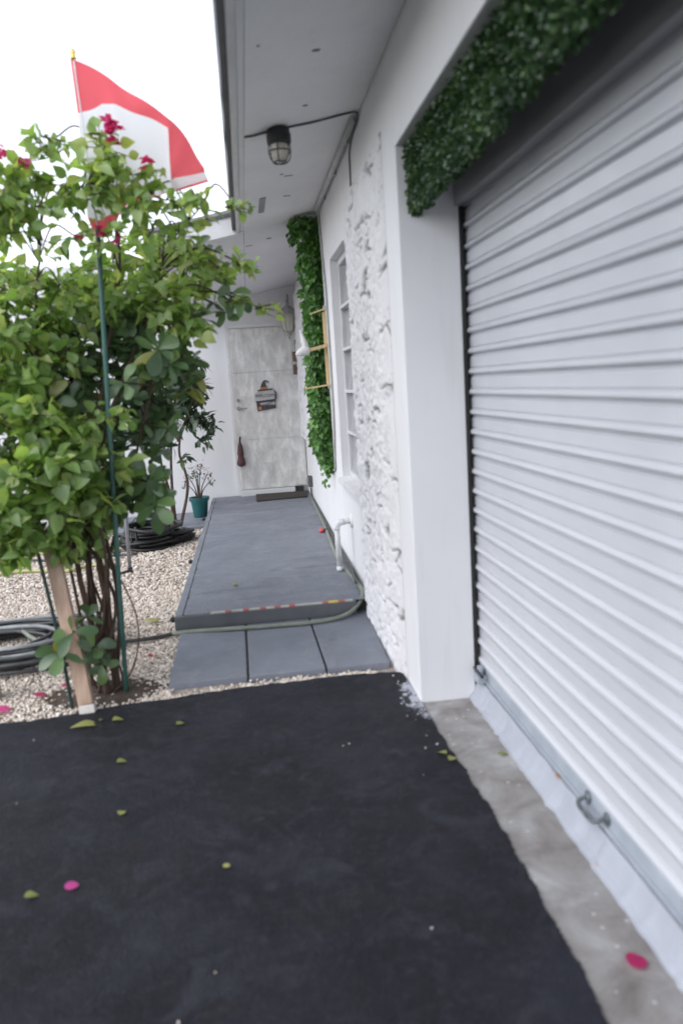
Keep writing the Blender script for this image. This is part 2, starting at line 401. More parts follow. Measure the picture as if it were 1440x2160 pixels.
def curve(pts, n=8):
    """Catmull-Rom through pts"""
    P = [Vector(p) for p in pts]; P = [P[0] * 2 - P[1]] + P + [P[-1] * 2 - P[-2]]; out = []
    for i in range(1, len(P) - 2):
        for k in range(n):
            t = k / n; a, b, c, d = P[i - 1], P[i], P[i + 1], P[i + 2]
            out.append(.5 * ((2 * b) + (c - a) * t + (2 * a - 5 * b + 4 * c - d) * t * t + (3 * b - a - 3 * c + d) * t ** 3))
    out.append(P[-2]); return out

# ------------------------------------------------------------------ ground
MB().add([(-400, -400, -.06), (400, -400, -.06), (400, 400, -.06), (-400, 400, -.06)], [(0, 1, 2, 3)]).build('ground', 'ground', kind='structure')
# gravel base sheet
nx, ny = 60, 90
gx, gy = np.meshgrid(np.linspace(-7, .72, nx), np.linspace(3.6, 10.19, ny)); gz = np.array([[.012 * mnoise.noise(Vector((a * 2, b * 2, 0))) - .012 for a, b in zip(r1, r2)] for r1, r2 in zip(gx, gy)])
idx = np.arange(nx * ny).reshape(ny, nx)
quads = np.stack([idx[:-1, :-1], idx[:-1, 1:], idx[1:, 1:], idx[1:, :-1]], -1).reshape(-1, 4)
np_mesh('gravel_bed', np.stack([gx, gy, gz], -1).reshape(-1, 3), quads, 'gravel_base', smooth=True, kind='structure')
# concrete threshold, white strip, asphalt sheet with its uneven edges
MB().box(.60, 1.24, -1.2, 3.588, -.05, .004).build('concrete_threshold', 'concrete', kind='structure')
edge = []
y = 3.60
while y > -1.2:
    edge.append((.965 + .012 * mnoise.noise(Vector((y * 9, 3, 0))) + .008 * mnoise.noise(Vector((y * 30, 7, 0))), y)); y -= .03
sv = []; sf = []
for i, (ex, ey) in enumerate(edge):
    if i == 0: ey = 3.588
    w1 = .004 * mnoise.noise(Vector((ey * 12, 4, 2)))
    sv += [(ex, ey, .002), (ex + .003, ey, .017), (ex + .022 + w1, ey, .030), (1.016 + w1, ey, .098 + w1), (1.20, ey, .104), (1.20, ey, .002)]
    if i: sf += [tuple([(i - 1) * 6 + q, (i - 1) * 6 + q + 1, i * 6 + q + 1, i * 6 + q]) for q in range(5)]
sf.append((0, 1, 2, 3, 4, 5))
MB().add(sv, sf).build('floor_strip', 'strip', kind='structure', smooth=False)
front = [(-9, 3.84), (-3, 3.85), (-1.6, 3.86), (-1.315, 3.864), (-1.179, 3.856), (-.98, 3.879), (-.736, 3.945), (-.5, 3.956), (-.285, 4.0), (-.063, 4.018), (.316, 4.036), (.667, 4.021), (.715, 3.99)]
side = [(.722, 3.75), (.728, 3.6), (.728, 3.495), (.74, 3.2), (.74, 3.004), (.76, 2.556), (.757, 2.121), (.754, 1.835), (.744, 1.639), (.75, 1.2), (.75, .4), (.75, -1.2)]
def rough_line(L, amp):
    o = []
    for (x0, y0), (x1, y1) in zip(L, L[1:]):
        n = max(1, int(math.hypot(x1 - x0, y1 - y0) / .012)); n = min(n, 70)
        for k in range(n):
            t = k / n; x = x0 + (x1 - x0) * t; yy = y0 + (y1 - y0) * t
            o.append((x + amp * mnoise.noise(Vector((x * 14, yy * 14, 1))) + amp * .7 * mnoise.noise(Vector((x * 55, yy * 55, 5))) + amp * .4 * mnoise.noise(Vector((x * 120, yy * 120, 15))), yy + amp * mnoise.noise(Vector((x * 14, yy * 14, 9))) + amp * .5 * mnoise.noise(Vector((x * 40, yy * 40, 4)))))
    o.append(L[-1]); return o
poly = rough_line(front, .014) + rough_line(side, .011) + [(.75, -6), (-9, -6)]
MB().prism(poly, -.05, .012).build('asphalt_driveway', 'asphalt', kind='structure')
# painted crumbs along the foot of the wall
m = MB()
for k in range(16):
    yy = random.uniform(3.1, 3.98); xx = .70 - abs(random.gauss(0, .05)) if k < 38 else .62 - random.random() * .2
    r = random.uniform(.0015, .0055); n = 6
    m.prism([(xx + r * random.uniform(.5, 1.3) * math.cos(6.283 * j / n), yy + r * random.uniform(.5, 1.3) * math.sin(6.283 * j / n)) for j in range(n)], .0105, .0145)
m.build('paint_crumbs', 'wall', kind='stuff', label='flecks of white paint on the asphalt beside the garage corner')
# soil round the shrub
n = 40
MB().add([(-.86, 4.16, .016)] + [(-.86 + (.34 + .08 * mnoise.noise(Vector((math.cos(a) * 2, math.sin(a) * 2, 0)))) * math.cos(a), 4.16 + (.24 + .05 * mnoise.noise(Vector((math.cos(a) * 2, math.sin(a) * 2, 5)))) * math.sin(a), -.004) for a in [2 * math.pi * k / n for k in range(n)]],
         [(0, 1 + k, 1 + (k + 1) % n) for k in range(n)]).build('soil_patch', 'soil', kind='structure', smooth=True)

# pebbles
def ico():
    bm = bmesh.new(); bmesh.ops.create_icosphere(bm, subdivisions=1, radius=1)
    V = np.array([v.co for v in bm.verts]); F = np.array([[v.index for v in f.verts] for f in bm.faces]); bm.free(); return V, F
IV, IF = ico()
def pebbles(name, P, R, label):
    n = len(P)
    A = RNG.uniform(0, 6.283, n); c, s_ = np.cos(A), np.sin(A)
    sc = np.stack([RNG.uniform(.8, 1.35, n), RNG.uniform(.65, 1.05, n), RNG.uniform(.45, .85, n)], 1) * R[:, None]
    V = IV[None] * (1 + .18 * RNG.standard_normal((n, len(IV), 1))) * sc[:, None, :]
    X = V[..., 0] * c[:, None] - V[..., 1] * s_[:, None]; Yv = V[..., 0] * s_[:, None] + V[..., 1] * c[:, None]
    V = np.stack([X, Yv, V[..., 2]], -1) + P[:, None, :]
    F = (IF[None] + (np.arange(n) * len(IV))[:, None, None]).reshape(-1, 3)
    t = RNG.beta(3, 2, n); t[RNG.random(n) < .12] *= .25
    return np_mesh(name, V.reshape(-1, 3), F, 'pebble', tint=np.repeat(t, len(IV)), smooth=True, kind='stuff', label=label)
def scatter(n, x0, x1, y0, y1): return np.stack([RNG.uniform(x0, x1, n), RNG.uniform(y0, y1, n)], 1)
near = scatter(30000, -2.1, -.50, 3.86, 6.3); far = scatter(15000, -3.2, -.53, 6.3, 9.05)
def ok(p):
    x, y = p[:, 0], p[:, 1]
    lim = np.interp(x, [q[0] for q in front], [q[1] for q in front])
    soil = ((x + .86) / .30) ** 2 + ((y - 4.16) / .20) ** 2 < 1
    return (y > lim + .008 + .02 * RNG.random(len(x))) & ~((x > -.53) & (y > 4.13) & (y < 5.1)) & ~((x > -.57) & (y > 5.05)) & ~(soil & (RNG.random(len(x)) > .12))
near = near[ok(near)]; far = far[ok(far)]
strip = np.stack([RNG.uniform(-.55, .60, 900), np.abs(RNG.normal(0, .035, 900))], 1); strip[:, 1] += np.interp(strip[:, 0], [q[0] for q in front], [q[1] for q in front]) + .004
strip = strip[strip[:, 1] < 4.115]
P2 = np.concatenate([near, far, strip]); R = np.concatenate([RNG.uniform(.0042, .0112, len(near)), RNG.uniform(.008, .014, len(far)), RNG.uniform(.004, .010, len(strip))])
Z = RNG.uniform(-.006, .008, len(P2)); pebbles('pebbles', np.column_stack([P2, Z]), R, 'loose pale pebbles covering the garden bed')
st = np.concatenate([scatter(10, -1.3, .7, 1.7, 3.8)]); pebbles('grit', np.column_stack([st, np.full(len(st), .014)]), RNG.uniform(.002, .0045, len(st)), 'tiny stray stones on the black asphalt')

# slabs in front of the ramp
path = thing('paved_path', 'three grey painted slabs lying in front of the ramp', 'path', (0, 4.6, 0)); path['kind'] = 'structure'
for (a0, a1, b0, b1) in ((-.521, -.105, -.528, -.118), (-.092, .318, -.104, .300), (.330, .672, .312, .70)):
    MB().hexa([(a0, 4.125, -.02), (a1, 4.125, -.02), (b1, 5.2, -.02), (b0, 5.2, -.02), (a0, 4.125, .030), (a1, 4.125, .030), (b1, 5.2, .030), (b0, 5.2, .030)]).build('paver', 'paver', path, bevel=.006)
back_path = thing('back_path', 'grey slabs at the foot of the white wall behind the shrub', 'path', (-1.3, 9.6, 0)); back_path['kind'] = 'structure'
for k in range(4):
    x1 = -.535 - k * .47
    MB().hexa([(x1 - .455, 9.07, -.02), (x1, 9.07, -.02), (x1, 10.17, -.02), (x1 - .455, 10.17, -.02), (x1 - .455, 9.07, .03), (x1, 9.07, .03), (x1, 10.17, .03), (x1 - .455, 10.17, .03)]).build('paver', 'paver', back_path, bevel=.006)

# ------------------------------------------------------------------ house
WX = .727
house = thing('house', 'white single storey house with roller shutter garage and deep eaves', 'house', (WX, 5, 0))
# side wall: lower and upper bands round the window, the garage header and jambs
WYW0, WYW1, WZ0, WZ1 = 4.60, 6.31, .80, 2.48
w = MB()
w.box(WX, 1.0, 3.59, WYW0, -.05, 3.12)
w.box(WX, 1.0, WYW0, WYW1, -.05, WZ0)
w.box(WX, 1.0, WYW0, WYW1, WZ1, 3.12)
w.box(WX, 1.0, WYW1, 10.6, -.05, 3.12)
w.box(WX, 1.0, -.9, 3.59, 2.545, 3.12)
w.box(WX, 1.0, -4, -.9, -.05, 3.12)
w.build('wall', 'wall', house, bevel=.006)
w = MB()
w.box(1.0, 1.12, 3.725, 4.1, -.05, 3.0); w.box(1.0, 1.12, -1.2, -.9, -.05, 3.0); w.box(1.2, 1.24, -1.2, 4.1, -.05, 3.0)
w.box(1.0, 1.2, -.9, 3.72, 2.56, 3.0)
w.build('garage_wall', 'wall', house)
MB().box(-7, WX - .0, 10.2, 10.45, -.05, 3.1).build('wall', 'wall', house, label='white end wall with the front door')
# soffit: sloping down away from the wall
def soff(X, y):  # height of the soffit
    drop = 0 if y <= 7.05 else (y - 7.05) / 3.15 * .19
    return 2.97 - .19 * (WX - X) - drop
def slab(name, xa, xb, ya, yb, mat, th=.02, bevel=.003, label=None):
    V = [(xa, ya, soff(xa, ya)), (xb, ya, soff(xb, ya)), (xb, yb, soff(xb, yb)), (xa, yb, soff(xa, yb))]
    return MB().hexa(V + [(p[0], p[1], p[2] + th) for p in V]).build(name, mat, house, bevel=bevel, label=label)
for ya, yb in ((-4, -1.2), (-1.197, 1.24), (1.243, 4.452), (4.457, 7.048)): slab('soffit_panel', .105, WX - .002, ya, yb, 'soffit')
for xa, xb in ((-.72, .103), (.107, WX - .002)): slab('soffit_panel', xa, xb, 7.053, 10.197, 'soffit')
r = MB(); V = [(.0, -4), (1.6, -4), (1.6, 7.08), (.0, 7.08)]
r.hexa([(x, y_, 2.97 - .19 * (WX - x) + .16) for x, y_ in V] + [(x, y_, 2.97 - .19 * (WX - x) + .20) for x, y_ in V])
V = [(-.73, 7.07), (1.6, 7.07), (1.6, 10.8), (-.73, 10.8)]
r.hexa([(x, y_, 2.97 - .19 * (WX - x) + .163) for x, y_ in V] + [(x, y_, 2.97 - .19 * (WX - x) + .205) for x, y_ in V])
r.build('roof', 'roofing', house)
# fascia board, its bottom trim and the dark drip edge with a slightly wavy line
MB().box(.040, .072, -4, 7.04, 2.842, 3.02).build('fascia', 'trim', house, bevel=.003)
MB().box(.074, .1035, -4, 7.04, 2.853, 2.90).build('soffit_trim', 'soffit', house, bevel=.003)
V = []; F = []
ys = np.linspace(-4, 7.06, 140)
for i, yy in enumerate(ys):
    wv = .006 * mnoise.noise(Vector((yy * .9, 2, 0))) + .004 * mnoise.noise(Vector((yy * 3, 2, 0)))
    V += [(.036, yy, 2.862), (.008 + wv, yy, 2.856 + wv), (.004 + wv, yy, 2.96), (.036, yy, 2.965)]
    if i: F += [tuple((i - 1) * 4 + j for j in (0, 1)) + tuple(i * 4 + j for j in (1, 0)), tuple((i - 1) * 4 + j for j in (1, 2)) + tuple(i * 4 + j for j in (2, 1)), tuple((i - 1) * 4 + j for j in (2, 3)) + tuple(i * 4 + j for j in (3, 2)), tuple((i - 1) * 4 + j for j in (3, 0)) + tuple(i * 4 + j for j in (0, 3))]
MB().add(V, F).build('drip_edge', 'dark_edge', house)
# fascia of the wider porch roof, facing the driveway
V = [(-.73, 7.018, soff(-.73, 7.0) - .012), (.073, 7.018, soff(.073, 7.0) - .012), (.073, 7.046, soff(.073, 7.0) - .012), (-.73, 7.046, soff(-.73, 7.0) - .012)]
MB().hexa(V + [(p[0], p[1], p[2] + .15) for p in V]).build('fascia', 'trim', house, bevel=.003, label='bright white fascia of the porch roof')
V = [(-.73, 7.006, soff(-.73, 7.0) + .135), (.03, 7.006, soff(.03, 7.0) + .135), (.03, 7.06, soff(.03, 7.0) + .135), (-.73, 7.06, soff(-.73, 7.0) + .135)]
MB().hexa(V + [(p[0], p[1], p[2] + .03) for p in V]).build('drip_edge', 'dark_edge', house)
# vent slot, nail marks in the soffit
def on_soffit(name, x, y_, sx, sy, mat, h=.004, ang=0):
    c, s_ = math.cos(ang), math.sin(ang); V = []
    for dz in (.0, -h):
        for i, j in ((-1, -1), (1, -1), (1, 1), (-1, 1)):
            px, py = x + i * sx * c - j * sy * s_, y_ + i * sx * s_ + j * sy * c
            V.append((px, py, soff(px, py) + dz))
    return MB().hexa(V).build(name, mat, house, bevel=.001)
on_soffit('soffit_vent', .24, 6.2, .022, .24, 'hood', .006)
for (x, y_, a, l) in ((.405, 3.52, .3, .016), (.40, 5.5, .4, .03), (.42, 6.08, .5, .028), (.35, 5.42, .4, .012), (.41, 4.18, .2, .012), (.16, 3.35, 0, .006), (.27, 2.8, 0, .006), (.22, 8.6, .2, .03), (.15, 7.6, .3, .03), (.33, 7.5, .3, .02)):
    on_soffit('nail_mark', x, y_, l, .006 if l > .02 else l * .6, 'dark_edge' if y_ < 4 else 'cable', .003, a)
# shutter hood
MB().box(1.040, 1.2, -.9, 3.92, 2.335, 2.475).near().build('shutter_hood', 'hood', house, bevel=.006)
MB().box(1.058, 1.2, -.9, 3.91, 2.477, 2.60).near().build('shutter_hood', 'hood', house, bevel=.003)
# rough painted stone section
def rock(name, y0, y1, z0, z1, depth, cell, res, seed, taper=True):
    rng = np.random.default_rng(seed)
    ny_, nz_ = int((y1 - y0) / res) + 1, int((z1 - z0) / res) + 1
    yy, zz = np.meshgrid(np.linspace(y0, y1, ny_), np.linspace(z0, z1, nz_))
    nC = int((y1 - y0 + .3) * (z1 - z0 + .3) / cell ** 2 * 1.1)
    cy = rng.uniform(y0 - .15, y1 + .15, nC); cz = rng.uniform(z0 - .15, z1 + .15, nC); lift = rng.uniform(.0, 1, nC)
    wy = np.array([[mnoise.noise(Vector((a * 6, b * 6, seed))) for a, b in zip(r1, r2)] for r1, r2 in zip(yy, zz)])
    wz = np.array([[mnoise.noise(Vector((a * 6, b * 6, seed + 20))) for a, b in zip(r1, r2)] for r1, r2 in zip(yy, zz)])
    fb = np.array([[mnoise.fractal(Vector((a * 16, b * 16, seed)), 1, 2, 5) for a, b in zip(r1, r2)] for r1, r2 in zip(yy, zz)])
    mk = np.array([[mnoise.noise(Vector((a * 5, b * 7, seed + 40))) for a, b in zip(r1, r2)] for r1, r2 in zip(yy, zz)])
    D = np.sqrt(((yy + .05 * wy)[..., None] - cy) ** 2 * .22 + ((zz + .05 * wz)[..., None] - cz) ** 2 * 1.9)
    o = np.argsort(D, axis=-1)[..., :2]; d1 = np.take_along_axis(D, o[..., :1], -1)[..., 0]; d2 = np.take_along_axis(D, o[..., 1:2], -1)[..., 0]
    e = d2 - d1; L = lift[o[..., 0]]
    fine = np.array([[mnoise.noise(Vector((a * 38, b * 38, seed + 60))) for a, b in zip(r1, r2)] for r1, r2 in zip(yy, zz)])
    mid = np.array([[mnoise.fractal(Vector((a * 26, b * 30, seed + 60)), 1, 2, 3) for a, b in zip(r1, r2)] for r1, r2 in zip(yy, zz)])
    fine = np.array([[mnoise.noise(Vector((a * 44, b * 60, seed + 90))) for a, b in zip(r1, r2)] for r1, r2 in zip(yy, zz)])
    h = depth * (.66 + .12 * L) + .009 * fb + .006 * mid
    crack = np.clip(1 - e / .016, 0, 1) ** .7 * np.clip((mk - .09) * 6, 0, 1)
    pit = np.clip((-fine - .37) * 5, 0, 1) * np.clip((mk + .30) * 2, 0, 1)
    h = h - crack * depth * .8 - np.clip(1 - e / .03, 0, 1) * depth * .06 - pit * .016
    darker = np.clip(crack * 1.1 + pit * .75, 0, 1)  # crack lines and pits coloured a deeper grey
    ed = np.minimum.reduce([((yy - y0) / .34 + .12 * wy * np.clip((yy - y0) / .1, 0, 1)), (y1 - yy) / .05, (z1 - zz) / .08, np.ones_like(yy)])
    h = h * np.clip(ed, 0, 1) ** .8 if taper else h
    V = np.stack([WX - .001 - np.maximum(h, -.0), yy + .03 * wy * (ed < 1.5) * 0, zz], -1).reshape(-1, 3)
    ix = np.arange(ny_ * nz_).reshape(nz_, ny_)
    Q = np.stack([ix[:-1, :-1], ix[1:, :-1], ix[1:, 1:], ix[:-1, 1:]], -1).reshape(-1, 4)
    return np_mesh(name, V, Q, 'rock', house, smooth=True, tint=darker.ravel())
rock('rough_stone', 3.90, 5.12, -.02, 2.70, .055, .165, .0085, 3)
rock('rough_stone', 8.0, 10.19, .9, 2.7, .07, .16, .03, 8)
# window
wf = MB(); PX = .80
wf.box(PX - .012, PX + .04, WYW1 - .05, WYW1 - .002, WZ0 + .002, WZ1 - .002); wf.box(PX - .012, PX + .04, WYW0 + .002, WYW0 + .05, WZ0 + .002, WZ1 - .002)
wf.box(PX - .012, PX + .04, WYW0 + .052, WYW1 - .052, WZ0 + .002, WZ0 + .05); wf.box(PX - .012, PX + .04, WYW0 + .052, WYW1 - .052, WZ1 - .05, WZ1 - .002)
win = wf.build('window', 'frame', house, bevel=.003)
zs = [WZ0 + .05 + k * (WZ1 - WZ0 - .10) / 5 for k in range(6)]
for k in range(5):
    a, b = zs[k], zs[k + 1]
    MB().hexa([(PX + .0, WYW0 + .054, a + .012), (PX + .006, WYW0 + .054, a + .012), (PX + .006, WYW1 - .054, a + .012), (PX + .0, WYW1 - .054, a + .012),
               (PX + .022, WYW0 + .054, b - .012), (PX + .028, WYW0 + .054, b - .012), (PX + .028, WYW1 - .054, b - .012), (PX + .022, WYW1 - .054, b - .012)]).build('pane', 'pane', win)
    if k: MB().box(PX - .022, PX + .03, WYW0 + .054, WYW1 - .054, a - .012, a + .010).build('glazing_bar', 'frame', win, bevel=.002)
MB().hexa([(WX - .03, WYW0, WZ0 - .05), (PX - .014, WYW0, WZ0 - .05), (PX - .014, WYW1 + .03, WZ0 - .05), (WX - .03, WYW1 + .03, WZ0 - .05), (WX - .03, WYW0, WZ0 - .004), (PX - .014, WYW0, WZ0 + .012), (PX - .014, WYW1 - .001, WZ0 + .012), (WX - .03, WYW1 + .03, WZ0 - .004)]).build('window_sill', 'trim', win, bevel=.004)
# door
dr = MB(); dr.box(-.135, .720, 10.15, 10.199, .27, 2.275)
door = dr.build('door', 'door', house, bevel=.003)
for z0, z1 in ((.285, .900), (.9035, 1.735), (1.7385, 2.262)):
    for x0, x1 in (((-.125, .292), (.2945, .712)) if z0 < .5 else ((-.125, .712),)):
        MB().box(x0, x1, 10.143, 10.152, z0, z1).build('door_panel', 'door', door, bevel=.003)
MB().lathe((-.085, 10.143, 1.30), [(.028, 0), (.028, .012), (.012, .014), (.012, .04)], 12, 'y').tube([(-.085, 10.105, 1.30), (.02, 10.105, 1.295)], .009, 8).build('door_handle', 'lantern_grey', door)
MB().lathe((-.085, 10.143, 1.40), [(.022, 0), (.022, .016), (.014, .02)], 12, 'y').build('door_lock', 'lantern_grey', door)
MB().box(-.18, -.137, 10.16, 10.199, .25, 2.30).box(-.18, .72, 10.165, 10.199, 2.28, 2.33).build('door_frame', 'trim', house, bevel=.003)
MB().box(-.14, .55, 10.10, 10.198, .19, .262).build('door_step', 'trim', house, bevel=.006)
MB().box(.56, .66, 10.12, 10.198, .20, .265).build('door_gap_shade', 'black', house)  # solid black box painting the shade of the open gap under the door
# roller shutter: 24 slats
SX = 1.10; PITCH = .0975
shut = MB().box(SX + .03, SX + .045, -.88, 3.90, .10, 2.42).near().build('roller_shutter', 'rail_metal', house)
prof = [(0, 0), (0, -.046), (.005, -.0475), (.005, -.050), (-.003, -.053), (-.011, -.060), (-.0145, -.068), (-.0125, -.075), (-.003, -.080), (.009, -.0825), (.009, -.0925), (.004, -.0975), (.020, -.0975), (.020, 0)]
sm = MB(); n = len(prof)
V = [(SX + o_, yv, z_) for yv in (-.86, 3.895) for o_, z_ in prof]
sm.add(V, [(i, (i + 1) % n, n + (i + 1) % n, n + i) for i in range(n)] + [tuple(range(n))[::-1], tuple(range(n, 2 * n))])
K = .9409; sm.v = [(x * K, y_ * K, z * K) for x, y_, z in sm.v]
sl0 = sm.build('slat', 'shutter', shut)
sl0.data.shade_smooth()
for p in sl0.data.polygons: p.use_smooth = True
try: sl0.data.set_sharp_from_angle(angle=math.radians(38))
except Exception: pass
SZ = lambda n_: 1.56 + (.075 + PITCH * n_ - 1.56) * K
sl0.location = (0, 0, SZ(1))
for k in range(1, 24):
    c = sl0.copy(); COL.objects.link(c); c.parent = shut; c.location = (random.uniform(-.0008, .0008), random.uniform(-.006, .004), SZ(k + 1))
V = [(1.094, .017), (1.094, .078), (1.100, .092), (1.125, .092), (1.125, .017)]
br = MB().prism_y(V, -.86, 3.86).near().build('bottom_rail', 'rail_metal', shut, bevel=.004)
MB().box(1.084, 1.0935, -.86, 3.84, .0175, .03).near().build('bottom_flange', 'rail_metal', shut, bevel=.002)
def bracket(y_, s_=1.0):
    b = MB()
    b.tube(curve([(1.09, y_ - .075 * s_, .06), (1.055, y_ - .07 * s_, .052), (1.045, y_ - .045 * s_, .045), (1.045, y_ + .045 * s_, .045), (1.055, y_ + .07 * s_, .052), (1.09, y_ + .075 * s_, .06)], 5), .0075 * s_, 8)
    b.lathe((1.093, y_ - .075 * s_, .058), [(.022, 0), (.022, -.006), (.012, -.010)], 12, 'x'); b.lathe((1.093, y_ + .075 * s_, .058), [(.022, 0), (.022, -.006), (.012, -.010)], 12, 'x')
    return b.near().build('pull_handle', 'dark_metal', shut, smooth=True)
bracket(2.43); 
lk = MB().box(1.045, 1.092, 3.70, 3.79, .020, .055).box(1.06, 1.08, 3.72, 3.77, .055, .095).near().build('side_lock', 'rail_metal', shut, bevel=.004)
MB().tube([(1.055, 3.66, .072), (1.055, 3.80, .072)], .008, 8).near().build('bolt', 'black_metal', lk)
MB().box(1.003, 1.06, 3.690, 3.72, .10, 2.30).build('guide_rail', 'trim', house, bevel=.003)
MB().box(1.002, 1.016, 3.592, 3.64, .105, 2.50).build('guide_seal', 'black', house)
# conduit and cables under the eaves
MB().tube([(.695, 4.53, 2.938), (.695, 6.72, 2.938)], .016, 10).build('conduit', 'conduit', house, smooth=True)
for yy in (4.9, 5.6, 6.3): MB().box(.700, .7265, yy - .012, yy + .012, 2.922, 2.955).build('conduit_clip', 'conduit', house, bevel=.003)
pts = [(.107, 4.452, 2.848)] + [(x, 4.45 + .008 * math.sin(x * 17), 2.97 - .19 * (WX - x) - .007) for x in np.linspace(.15, .69, 14)]
MB().tube(curve(pts, 3), .0055, 6).build('cable', 'cable', house, smooth=True, label='dark cable across the soffit to the caged lamp')
MB().tube(curve([(.69, 4.45, 2.958), (.712, 4.46, 2.955), (.718, 4.53, 2.948), (.72, 4.75, 2.925), (.7215, 4.90, 2.88), (.7215, 4.915, 2.80), (.7215, 4.925, 2.69)], 5), .005, 6).build('cable', 'cable', house, smooth=True, label='dark cable hanging beside the white conduit')
MB().tube(curve([(.707, 6.72, 2.945), (.704, 6.76, 2.94), (.715, 6.77, 2.86), (.716, 6.70, 2.6), (.717, 6.60, 2.3), (.717, 6.585, 2.0), (.717, 6.57, 1.6), (.717, 6.60, 1.2), (.717, 6.68, .98), (.717, 6.72, .83), (.717, 6.85, .80)], 6), .009, 8).build('cable', 'cable_grey', house, smooth=True, label='grey cable running down the wall beside the window')

# ------------------------------------------------------------------ ramp
ramp_t = thing('ramp', 'low grey painted wooden ramp leading to the front door', 'ramp', (0, 7.5, 0))
FL, FR, BL, BR_, ZF, ZB = -.505, .700, -.455, .722, .122, .192
LAPS = (5.36, 5.62, 5.80, 6.12, 6.38, 6.75, 7.05, 7.46, 7.90, 8.32, 8.85, 9.35)
nx, ny = 34, 1000
crease = [(RNG.uniform(5.15, 10.0), RNG.uniform(-.10, .10), RNG.uniform(.004, .011) * (1 if RNG.random() < .5 else -1), RNG.uniform(.016, .045), RNG.uniform(-.6, .8), RNG.uniform(.25, .9)) for _ in range(60)]
V = []
for j in range(ny):
    t = j / (ny - 1); yy = 5.095 + t * (10.195 - 5.095)
    for i in range(nx):
        s_ = i / (nx - 1); x = (FL + (BL - FL) * t) * (1 - s_) + (FR + (BR_ - FR) * t) * s_
        wr = .5 + .5 * mnoise.noise(Vector((x * .8, yy * 1.1, 3)))
        h = .0030 * wr * (1 - abs(mnoise.noise(Vector((x * .9 + .15 * yy, yy * 6.5, 0)))) * 2) + .0035 * mnoise.noise(Vector((x * 1.5, yy * 2.2, 8)))
        for cy_, sl_, am, wd, cx_, ex in crease:
            dd = (yy - cy_ - sl_ * (x - .1) - .03 * math.sin(x * 4 + cy_ * 9)) / wd
            if -3 < dd < 3: h += am * math.exp(-dd * dd) * math.exp(-((x - cx_) / ex) ** 2)
        for q, lap in enumerate(LAPS):
            y0 = lap + .05 * (x - .1) * math.sin(q * 2.3) + .018 * math.sin(x * 5 + q) ; d = yy - y0
            if 0 <= d < .30: h += (.013 if q % 2 else .009) * min(1, max(0, .55 + 1.1 * mnoise.noise(Vector((x * 1.6, q * 3.1, 7))))) * (1 - d / .30)
        h *= min(1, (yy - 5.09) / .05)
        V.append((x, yy, ZF + (ZB - ZF) * t + h))
idx = np.arange(nx * ny).reshape(ny, nx); Q = np.stack([idx[:-1, :-1], idx[:-1, 1:], idx[1:, 1:], idx[1:, :-1]], -1).reshape(-1, 4)
np_mesh('deck_surface', V, Q, 'deck', ramp_t, smooth=True)
MB().box(-.562, .625, 5.065, 5.092, .0305, .121).build('front_board', 'deck_edge', ramp_t, bevel=.004)
MB().hexa([(-.562, 5.094, .0), (-.510, 5.094, .0), (-.460, 10.19, .0), (-.505, 10.19, .0), (-.562, 5.094, .121), (-.510, 5.094, .123), (-.460, 10.19, .193), (-.505, 10.19, .191)]).build('edge_board', 'deck', ramp_t, bevel=.006)
MB().box(.628, .70, 5.14, 5.16, .031, .112).build('end_gap_shade', 'black', ramp_t)  # black block in place of the shaded hole beside the front board
for yy, zz in ((5.10, .10), (6.85, .10), (9.1, .10)): MB().lathe((-.575, yy, zz), [(.012, -.016), (.02, -.01), (.02, .01), (.012, .016)], 10, 'z').build('edge_bolt', 'black', ramp_t, smooth=True)
tp = MB().box(-.33, .60, 5.0655, 5.0975, .1215, .1300).build('edge_tape', 'tape_cream', ramp_t)
for x0, x1, c in ((-.235, -.195, 'tape_red'), (-.12, -.08, 'tape_red'), (-.01, .03, 'tape_red'), (.085, .125, 'tape_red'), (.18, .22, 'tape_red'), (.40, .44, 'tape_red'), (.44, .505, 'tape_yellow'), (.505, .55, 'tape_red')):
    MB().box(x0, x1, 5.063, 5.099, .1225, .1315).build('tape_stripe', c, tp)
dm = MB().hexa([(.045, 9.55, .188), (.665, 9.62, .188), (.71, 10.08, .193), (.045, 10.09, .193), (.045, 9.55, .206), (.665, 9.62, .206), (.71, 10.08, .211), (.045, 10.09, .211)]).build('doormat', 'mat_brown', bevel=.005)
tag(dm, 'dark brown doormat lying on the ramp at the front door', 'doormat')

# ------------------------------------------------------------------ leaves
def leaf_shape(stations, fold, curl, droop=0):
    """unit leaf along +x, normal +z; stations (t, halfwidth)"""
    V = []; F = []
    for t, wd in stations:
        z = -curl * t * t
        V += [(t, -wd, z + fold * wd), (t, 0, z), (t, wd, z + fold * wd)]
    for i in range(len(stations) - 1):
        a, b = i * 3, (i + 1) * 3
        F += [(a, b, b + 1, a + 1), (a + 1, b + 1, b + 2, a + 2)]
    return np.array(V, float), np.array(F)
L_B = leaf_shape([(0, .02), (.14, .26), (.34, .37), (.58, .30), (.80, .15), (1, .005)], .35, .22)
L_C = leaf_shape([(0, .025), (.18, .08), (.42, .18), (.66, .265), (.84, .255), (.95, .16), (1, .04)], .22, .2)
L_S = leaf_shape([(0, .03), (.35, .30), (.7, .28), (1, .02)], .3, .2)
L_T = leaf_shape([(0, .02), (.3, .20), (.6, .22), (1, .02)], .25, .3)
L_PT = leaf_shape([(0, .22), (.2, .42), (.5, .5), (.8, .42), (1, .2)], .12, .1)
L_BR = leaf_shape([(0, .08), (.3, .42), (.65, .40), (1, .03)], .45, .3)
def basis(d, nrm):
    d = d / np.linalg.norm(d); y = np.cross(nrm, d); l = np.linalg.norm(y)
    if l < 1e-3: y = np.cross(np.array([.3, .9, .1]), d); l = np.linalg.norm(y)
    y = y / l; z = np.cross(d, y); return np.stack([d, y, z], 1)
